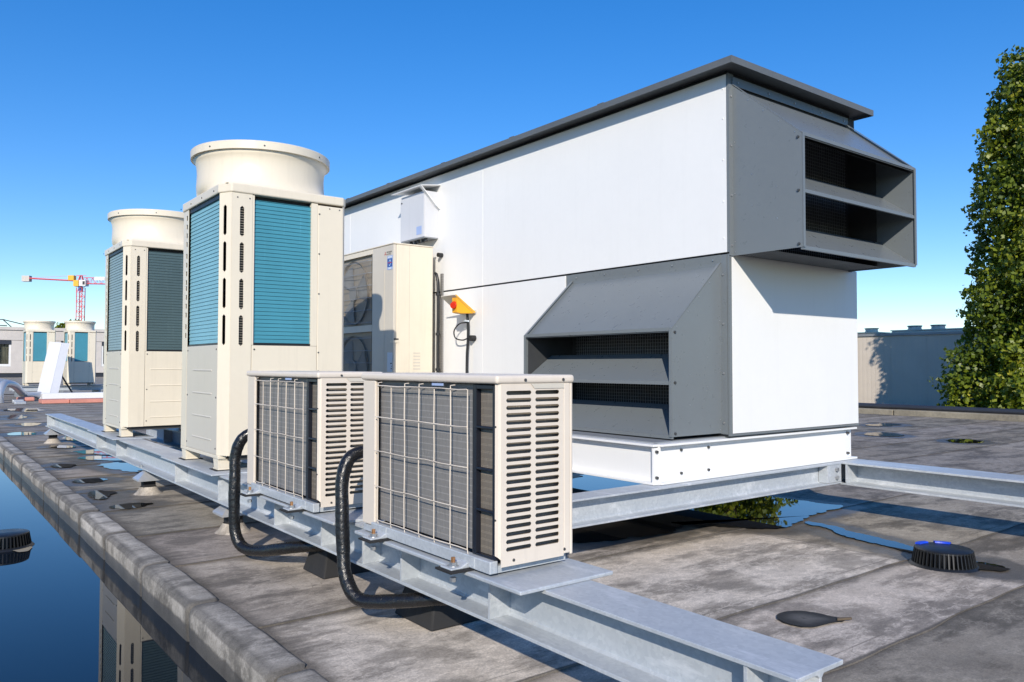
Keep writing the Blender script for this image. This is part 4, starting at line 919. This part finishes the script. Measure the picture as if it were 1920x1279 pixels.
c = Vector((2.855, 1.79)); N = len(st); vs = []; rim = []
for f in (1.0, 0.8, 0.5, 0.25):
    for p in st: q = c+(p-c)*f; vs.append((q.x, q.y, 0.0118-0.0+0.0004*(1-f))); rim.append(1-f)
vs.append((c.x, c.y, 0.0124)); rim.append(1.0)
fs = [(k*N+i, k*N+(i+1) % N, (k+1)*N+(i+1) % N, (k+1)*N+i) for k in range(3) for i in range(N)]+[(3*N+i, 3*N+(i+1) % N, 4*N) for i in range(N)]
o = MB().add(vs, fs).build('tar_patch', 'stain'); add_attr(o.data, 'rim', rim)
tag(o, 'round dark stain patch with a small tail on the pale roof felt in front', 'stain')
tag(MB().prism([(2.93, 1.688), (2.945, 1.70), (2.995, 1.668), (2.99, 1.66)], 'Z', 0.012, 0.021).build('twig', 'bark', bevel=0.002), 'little dark stick lying at the tail of the round stain', 'stick')
# leaf island in the pool
o = MB().add([(0.60+0.055*math.cos(a)*(1+0.2*math.sin(3*a)), 5.80+0.09*math.sin(a), -0.136) for a in [k*PI/8 for k in range(16)]], [tuple(range(16))]).build('sediment_patch', 'concrete')
tag(o, 'small tan patch of sediment breaking the pool surface beside the drain guard', 'sediment')

# ------------------------------------------------------------------ distance, left: frame, ducts, sheets, facade, crane
fr = thing('steel_platform', 'low grey steel frame under the two distant cream condensers', 'steel frame', (3.9, 28.5, 0))
for y in (28.35, 29.3): MB().prism(hbeam(0.16, 0.15, 0.008, 0.01, y, 0.205), 'X', 2.6, 6.5).build('rail', 'galv', fr)
for x in (2.8, 3.9, 5.0, 6.2): MB().box(x-0.05, x+0.05, 28.25, 29.4, 0.0, 0.2).build('leg', 'greymetal', fr)
o = thing('leaning_sheet', 'folded white sheet leaning in front of the distant condensers', 'sheet', (3.3, 26.5, 0))
c0 = Vector((3.02, 26.6, 0.03)); ux = Vector((0.50, -0.25, -0.05)); uh = Vector((0.42, 0.8, 1.68)); mid = ux*0.55+Vector((0.02, -0.10, 0))
q = [c0, c0+mid, c0+mid+uh, c0+uh]; MB().add([tuple(p) for p in q], [(0, 1, 2, 3)]).build('sheet_face', 'palegrey', o, solid=0.02)
q = [c0+mid, c0+ux, c0+ux+uh, c0+mid+uh]; MB().add([tuple(p) for p in q], [(0, 1, 2, 3)]).build('sheet_face', 'palegrey', o, solid=0.02)
MB().tube([c0+ux*0.9+uh*0.45, (4.15, 27.4, 0.02)], 0.025, 6).build('prop', 'core', o)
tag(MB().box(3.05, 6.8, 25.45, 25.85, 0.02, 0.21).build('cable_tray', 'white', bevel=0.01), 'long low white duct lying on the roof before the distant condensers', 'duct')
for k, (x0, x1, y) in enumerate(((2.80, 3.42, 23.4), (3.43, 4.5, 23.3))):
    tag(MB().box(x0, x1, y, y+0.7, 0.012, 0.11).build('insulation_board', 'pink', bevel=0.01), ('pink board lying flat on the distant roof, shorter left one', 'pink board lying flat on the distant roof, longer right one')[k], 'board', 'pink boards on the far roof')
tag(MB().box(2.45, 2.85, 25.3, 25.7, 0.012, 0.12).build('insulation_board', 'pink', bevel=0.03), 'small pink slab by the end of the far silver pipe', 'board')
o = thing('air_duct', 'silver bent pipes rising from the roof at the far left', 'duct', (2.2, 25, 0))
MB().tube(smooth_path([(1.98, 24.7, 0.0), (1.98, 24.7, 0.28), (2.10, 24.9, 0.50), (2.35, 25.3, 0.46), (2.55, 25.8, 0.28), (2.75, 26.3, 0.15), (3.3, 26.8, 0.13)], 6), 0.10, 12).build('bend', 'ductmetal', o, smooth=60)
MB().tube(smooth_path([(1.70, 25.5, 0.25), (1.95, 26.0, 0.48), (2.2, 26.4, 0.52), (2.5, 26.8, 0.42)], 6), 0.10, 12).build('bend', 'ductmetal', o, smooth=60)
tag(MB().box(2.25, 2.50, 24.4, 24.6, 0.01, 0.09).build('pipe_block', 'ductmetal', bevel=0.01), 'small silver block on the roof by the foot of the far bent pipe', 'block')
tag(MB().box(2.20, 2.45, 23.4, 23.6, 0.01, 0.08).build('pipe_block', 'ductmetal', bevel=0.01), 'small silver block on the roof, nearer one below the far bent pipe', 'block')

fac = thing('far_building', 'low beige concrete building with white framed windows across the far roof', 'building', (8, 74, 0))
x = 0.0; FY = 73.2
MB().box(0, 40, FY+0.3, FY+8, -1, 3.80).build('core_wall', 'precast', fac)
MB().box(0, 40, FY-0.1, FY+0.28, 3.76, 4.0).build('coping', 'precast', fac)
MB().box(0, 40, FY+0.1, FY+0.28, -0.2, 0.32).build('plinth', 'coping', fac)
wins = [(4.9, 6.55), (10.0, 11.8), (13.0, 14.8), (17, 18.8)]
for k in range(14): MB().box(k*2.9+0.02-1.1, k*2.9+2.88-1.1, FY, FY+0.29, 2.95, 3.75).build('wall_panel', 'precast', fac, bevel=0.02)
edges = sorted([0.0, 40.0]+[e for w in wins for e in w])
for a, b in zip(edges[0::2], edges[1::2]): MB().box(a, b, FY, FY+0.29, 0.35, 2.93).build('wall_panel', 'precast', fac)
for a, b in wins:
    MB().box(a, b, FY, FY+0.29, 0.35, 0.86).build('wall_panel', 'precast', fac)
    w = MB().box(a, b, FY+0.02, FY+0.10, 0.87, 1.06).build('window', 'windowwhite', fac)
    for e in (a, (a+b)/2-0.07, b-0.13): MB().box(e, e+0.13, FY+0.03, FY+0.10, 1.06, 2.62).build('frame', 'windowwhite', w)
    MB().box(a, b, FY-0.05, FY+0.1, 2.62, 2.92).build('shutter_box', 'coping', w)
    MB().box(a+0.13, b-0.13, FY+0.11, FY+0.115, 1.06, 2.62).build('pane', 'glass', w)
    mb = MB(); n = 26
    for k in range(n):
        xa = a+0.14+(b-a-0.28)*k/n; xb = a+0.14+(b-a-0.28)*(k+1)/n
        mb.add([(xa, FY+0.22+0.04*(k % 2), 1.06), (xb, FY+0.22+0.04*((k+1) % 2), 1.06), (xb, FY+0.22+0.04*((k+1) % 2), 2.62), (xa, FY+0.22+0.04*(k % 2), 2.62)], [(0, 1, 2, 3)])
    mb.build('curtain', 'curtain', w)
o = thing('roof_railing', 'thin dark metal frame on top of the far beige building', 'railing', (6, 75, 4.0))
for p in ([(3.0, 76, 4.75), (6.2, 76, 4.70), (8.6, 76, 4.1)], [(6.2, 76, 4.70), (6.9, 76, 4.0)], [(7.9, 76, 4.3), (8.3, 76, 4.2), (8.8, 76, 4.0)], [(3.0, 76, 4.3), (6.5, 76, 4.2)]):
    MB().tube(p, 0.04, 6).build('bar', 'coping', o)

cr = thing('tower_crane', 'red tower crane with yellow ballast rising behind the distant condensers', 'crane', (47.3, 304, -7))
cxr = Vector((rt.x, rt.y, 0)); cfw = Vector((fw.x, fw.y, 0)).normalized(); C0 = Vector((47.2, 303.9, 0))
def cp(u, z, w=0): return C0 + cxr*u + cfw*w + Vector((0, 0, z))
mb = MB(); hw = 0.95
for s1_ in (-1, 1):
    for s2_ in (-1, 1): mb.tube([cp(s1_*hw, -7, s2_*hw), cp(s1_*hw, 27.5, s2_*hw)], 0.15, 5)
z = -7.0; k = 0
while z < 26.5:
    for w in (-hw, hw):
        mb.tube([cp(-hw, z, w), cp(hw, z, w)], 0.10, 4); s_ = 1 if k % 2 else -1
        mb.tube([cp(-s_*hw, z, w), cp(s_*hw, z+3.5/2, w)], 0.09, 4)
    z += 1.75; k += 1
mb.build('mast', 'cranered', cr)
mb = MB()
for w in (-0.6, 0.6): mb.tube([cp(-17.5, 30.7, w), cp(-2, 29.9, w)], 0.22, 5); mb.tube([cp(1.0, 28.9, w), cp(48, 28.2, w)], 0.16, 5)
mb.tube([cp(1.0, 31.0, 0), cp(48, 30.0, 0)], 0.14, 5)
for k in range(24):
    for w in (-0.6, 0.6): mb.tube([cp(1+k*2, 28.9-0.03*k, w), cp(2+k*2, 31.0-0.04*k, 0)], 0.07, 4); mb.tube([cp(2+k*2, 31.0-0.04*k, 0), cp(3+k*2, 28.9-0.03*k, w)], 0.07, 4)
for k in range(8):
    mb.tube([cp(-17+k*1.9, 30.6-0.05*k*1.9, -0.6), cp(-16+k*1.9, 30.6-0.05*k*1.9, 0.6)], 0.07, 4)
mb.tube([cp(-17, 30.9, 0), cp(-6, 31.5, 0), cp(0, 31.6, 0)], 0.05, 4)
mb.build('jib', 'cranered', cr)
mb = MB()
for s1_ in (-0.8, 0.8):
    for w in (-0.5, 0.5): mb.tube([cp(s1_, 29.6, w), cp(s1_*0.3, 31.8, w*0.3)], 0.17, 5)
mb.tube([cp(-1.6, 31.75), cp(1.8, 31.75)], 0.09, 4); mb.build('apex', 'cranered', cr)
def cbox(u0, u1, z0, z1, w0=-0.8, w1=0.8):
    vs = [cp(u, z, w) for z in (z0, z1) for (u, w) in ((u0, w0), (u1, w0), (u1, w1), (u0, w1))]
    return MB().add(vs, [(0,3,2,1),(4,5,6,7),(0,1,5,4),(1,2,6,5),(2,3,7,6),(3,0,4,7)])
cbox(-4.1, -2.1, 30.0, 31.7).build('winch_box', 'craneyellow', cr); cbox(-2.0, -0.2, 27.9, 30.0, -1.2, 1).build('sign_board', 'craneyellow', cr)
cbox(0.2, 2.4, 28.0, 30.0, -1.6, 0.6).build('cab', 'windowwhite', cr); cbox(1.4, 2.2, 28.4, 29.6, -1.65, -1.5).build('cab_window', 'ink', cr)
cbox(-20.0, -17.4, 29.6, 31.6).build('counterweight', 'precast', cr); cbox(5.0, 8.5, 30.0, 31.2, -0.7, -0.65).build('name_board', 'windowwhite', cr)
cbox(-0.5, 0.4, 26.3, 27.9).build('slew_motor', 'bluesticker', cr)

# ------------------------------------------------------------------ distance, right: clad wall, plant on its roof
wl_ = thing('clad_building', 'plain beige metal clad building beyond the parapet, dappled by tree shade', 'building', (22.5, 10, -7))
MB().box(22.05, 34, -8, 34, -7, 1.87).build('core_wall', 'clad', wl_)
y = -8
while y < 34:
    n = 8; vs = []; pw = 1.0
    for k in range(n):
        ya = y+pw*k/n
        for (dy, dx) in ((0, 0), (0.06, 0), (0.065, 0.002), (0.075, 0.002)): vs.append((22.02+dx, ya+dy, 0))
    vs.append((22.02, y+pw-0.006, 0)); m_ = len(vs)
    MB().add([(a, b, -7) for a, b, _ in vs]+[(a, b, 1.86) for a, b, _ in vs], [(i, i+1, m_+i+1, m_+i)[::-1] for i in range(m_-1)]).build('cladding_sheet', 'clad', wl_)
    y += pw
MB().box(21.98, 22.3, -8, 34, 1.865, 1.93).build('eaves_trim', 'greymetal', wl_)
def rooftop(label, x, y0, y1, h, fans, mat):
    t = thing('rooftop_plant', label, 'rooftop unit', (x, (y0+y1)/2, 1.93), 'plant on the clad building')
    MB().box(x, x+1.2, y0, y1, 1.931, 1.93+h).build('casing', mat, t, bevel=0.03)
    MB().box(x-0.02, x+1.22, y0-0.02, y1+0.02, 1.93+h, 1.96+h).build('lid', mat, t)
    for fy in fans:
        MB().lathe([(0.20, 0.0), (0.205, 0.03), (0.185, 0.04), (0.185, 0.10), (0.20, 0.115), (0.205, 0.14), (0.17, 0.14), (0.15, 0.03), (0.0, 0.03)], (x+0.5, fy, 1.955+h), 24).build('fan_ring', mat, t, smooth=40)
        MB().lathe([(0.208, 0.118), (0.212, 0.13), (0.206, 0.142)], (x+0.5, fy, 1.955+h), 24).build('fan_guard', 'coping', t)
rooftop('cream rooftop unit with one round fan on the clad building', 23.6, 12.2, 13.1, 0.10, [12.62], 'cream')
rooftop('long pale rooftop unit with two round fans on the clad building', 23.6, 9.5, 11.75, 0.13, [11.28, 10.6], 'creamgrey')
MB().box(23.59, 23.6, 11.16, 11.2, 1.935, 2.05)

# ------------------------------------------------------------------ trees
def leaf_cloud(lobes, n, size, seed):
    rr = np.random.default_rng(seed); vol = np.array([l[3]*l[4]*l[5] for l in lobes])**(2/3); pr = vol/vol.sum()
    which = rr.choice(len(lobes), n, p=pr); L = np.array(lobes)[which]
    d = rr.normal(size=(n, 3)); d /= np.linalg.norm(d, axis=1)[:, None]
    # clumps: warp the radius with low-frequency ripple so the outline is ragged
    rip = 0.80+0.20*np.sin(d[:, 0]*7+which*1.7)*np.sin(d[:, 1]*6+which*2.3)+0.16*np.sin(d[:, 2]*11+which)
    rad = (1-np.abs(rr.normal(0, 0.16, n)))*rip
    c = L[:, :3]+d*L[:, 3:6]*rad[:, None]
    nrm = d*0.8+rr.normal(size=(n, 3))*0.75; nrm /= np.linalg.norm(nrm, axis=1)[:, None]
    a = np.cross(nrm, rr.normal(size=(n, 3))); a /= np.linalg.norm(a, axis=1)[:, None]; b = np.cross(nrm, a)
    s = size*rr.uniform(0.6, 1.35, n)[:, None]
    V = np.stack([c-a*s*0.5, c-b*s*0.42, c+a*s*0.62, c+b*s*0.42], 1).reshape(-1, 3)
    tint = np.clip(0.42+0.18*rr.normal(size=n)+0.18*np.sin(c[:, 2]*2.3+c[:, 1]*1.9), 0, 1)
    return V, np.repeat(tint, 4)
def crown(name, lobes, n, size, seed, parent):
    V, T = leaf_cloud(lobes, n, size, seed); off = wloc(parent); k = len(V)//4
    me = bpy.data.meshes.new(name); me.vertices.add(len(V)); me.vertices.foreach_set('co', (V-np.array(off)).ravel())
    me.loops.add(len(V)); me.loops.foreach_set('vertex_index', np.arange(len(V), dtype=np.int32))
    me.polygons.add(k); me.polygons.foreach_set('loop_start', np.arange(0, len(V), 4, dtype=np.int32)); me.polygons.foreach_set('loop_total', np.full(k, 4, np.int32))
    me.update(); me.validate(); add_attr(me, 'tint', T); me.materials.append(M['leaf'])
    o = bpy.data.objects.new(name, me); COL.objects.link(o); o.parent = parent; return o
TX, TY = 19.0, 5.95
tr = thing('poplar_tree', 'tall green tree rising beyond the parapet at the right edge', 'tree', (TX, TY, -7))
MB().tube([(TX, TY, -7), (TX+0.05, TY, -3), (TX, TY+0.05, 0), (TX-0.05, TY, 4), (TX, TY-0.1, 6), (TX, TY, 7.4)], [0.32, 0.27, 0.22, 0.15, 0.09, 0.03], 10, wob=0.06).build('trunk', 'bark', tr, smooth=60)
rl = random.Random(3); lobes = []
for k in range(84):
    z = -1.6+9.1*(k+0.5)/84
    R = np.interp(z, [-2, 0, .84, 2, 2.75, 4.4, 5.3, 6.8, 7.9, 8.8], [2.2, 2.2, 2.3, 1.85, 1.75, 1.8, 1.6, 1.4, .75, .3])
    a = k*2.399+rl.uniform(-0.4, 0.4); q = rl.uniform(0.10, 0.76)*R
    lobes.append((TX+q*math.cos(a), TY+q*math.sin(a), z, R*rl.uniform(0.26, 0.44), R*rl.uniform(0.26, 0.44), R*rl.uniform(0.42, 0.62)+0.1))
for k in range(0, 84, 2):
    l = lobes[k]; z0 = l[2]-1.0
    MB().tube([(TX, TY, z0), (TX*0.5+l[0]*0.5, TY*0.5+l[1]*0.5, z0+0.4), (l[0], l[1], l[2])], [0.06, 0.04, 0.015], 5).build('limb', 'bark', tr)
for q in ((7.45, 2.3, .55, .9), (7.3, 3.3, .55, .9), (7.5, 1.3, .6, .8), (7.35, 4.4, .5, .9), (7.2, 5.4, .5, .9), (7.75, 0.5, .55, .7), (8.0, -.2, .5, .6)): lobes.append((TX+0.2, q[0], q[1], q[2], q[2], q[3]))
crown('crown', lobes, 170000, 0.088, 1, tr)
def plain_tree(label, x, y, zt, R0, n, seed):
    b = thing('broadleaf_tree', label, 'tree', (x, y, -7))
    MB().tube([(x, y, -7), (x, y, zt-3), (x+0.1, y, zt-0.8)], [0.3, 0.2, 0.05], 8).build('trunk', 'bark', b)
    lb = []
    for k in range(40):
        z = -2+(zt+1.6)*(k+.5)/40; r = R0*math.sqrt(max(0.05, 1-((z+2)/(zt+2.2))**3)); a = k*2.4; q = rl.uniform(0.1, 0.75)*r
        lb.append((x+q*math.cos(a), y+q*math.sin(a), z, r*0.4, r*0.4, r*0.45))
    for k in range(0, 40, 3): MB().tube([(x, y, lb[k][2]-0.8), lb[k][:3]], [0.06, 0.02], 5).build('limb', 'bark', b)
    crown('crown', lb, n, 0.13, seed, b)
plain_tree('green tree behind the large white unit, mirrored in the puddle under it', 20.0, 14.9, 6.3, 2.3, 30000, 5)
for k, (x, y, z, s, lab) in enumerate(((14.3, 96, 5.2, 1.5, 'dark bushy treetop peeping between the two distant condensers'), (19.3, 95, 5.5, 1.7, 'dark bushy treetop showing right of the far right distant condenser'))):
    b = thing('distant_tree', lab, 'tree', (x, y, -7), 'treetops behind the far building')
    MB().tube([(x, y, -7), (x, y, z-0.5)], [0.3, 0.12], 6).build('trunk', 'bark', b)
    crown('crown', [(x+rl.uniform(-1.4, 1.4), y+rl.uniform(-1, 1), z+rl.uniform(-2.2, 0.7), s*0.6, s*0.6, s*0.55) for _ in range(12)], 2600, 0.34, 10+k, b)
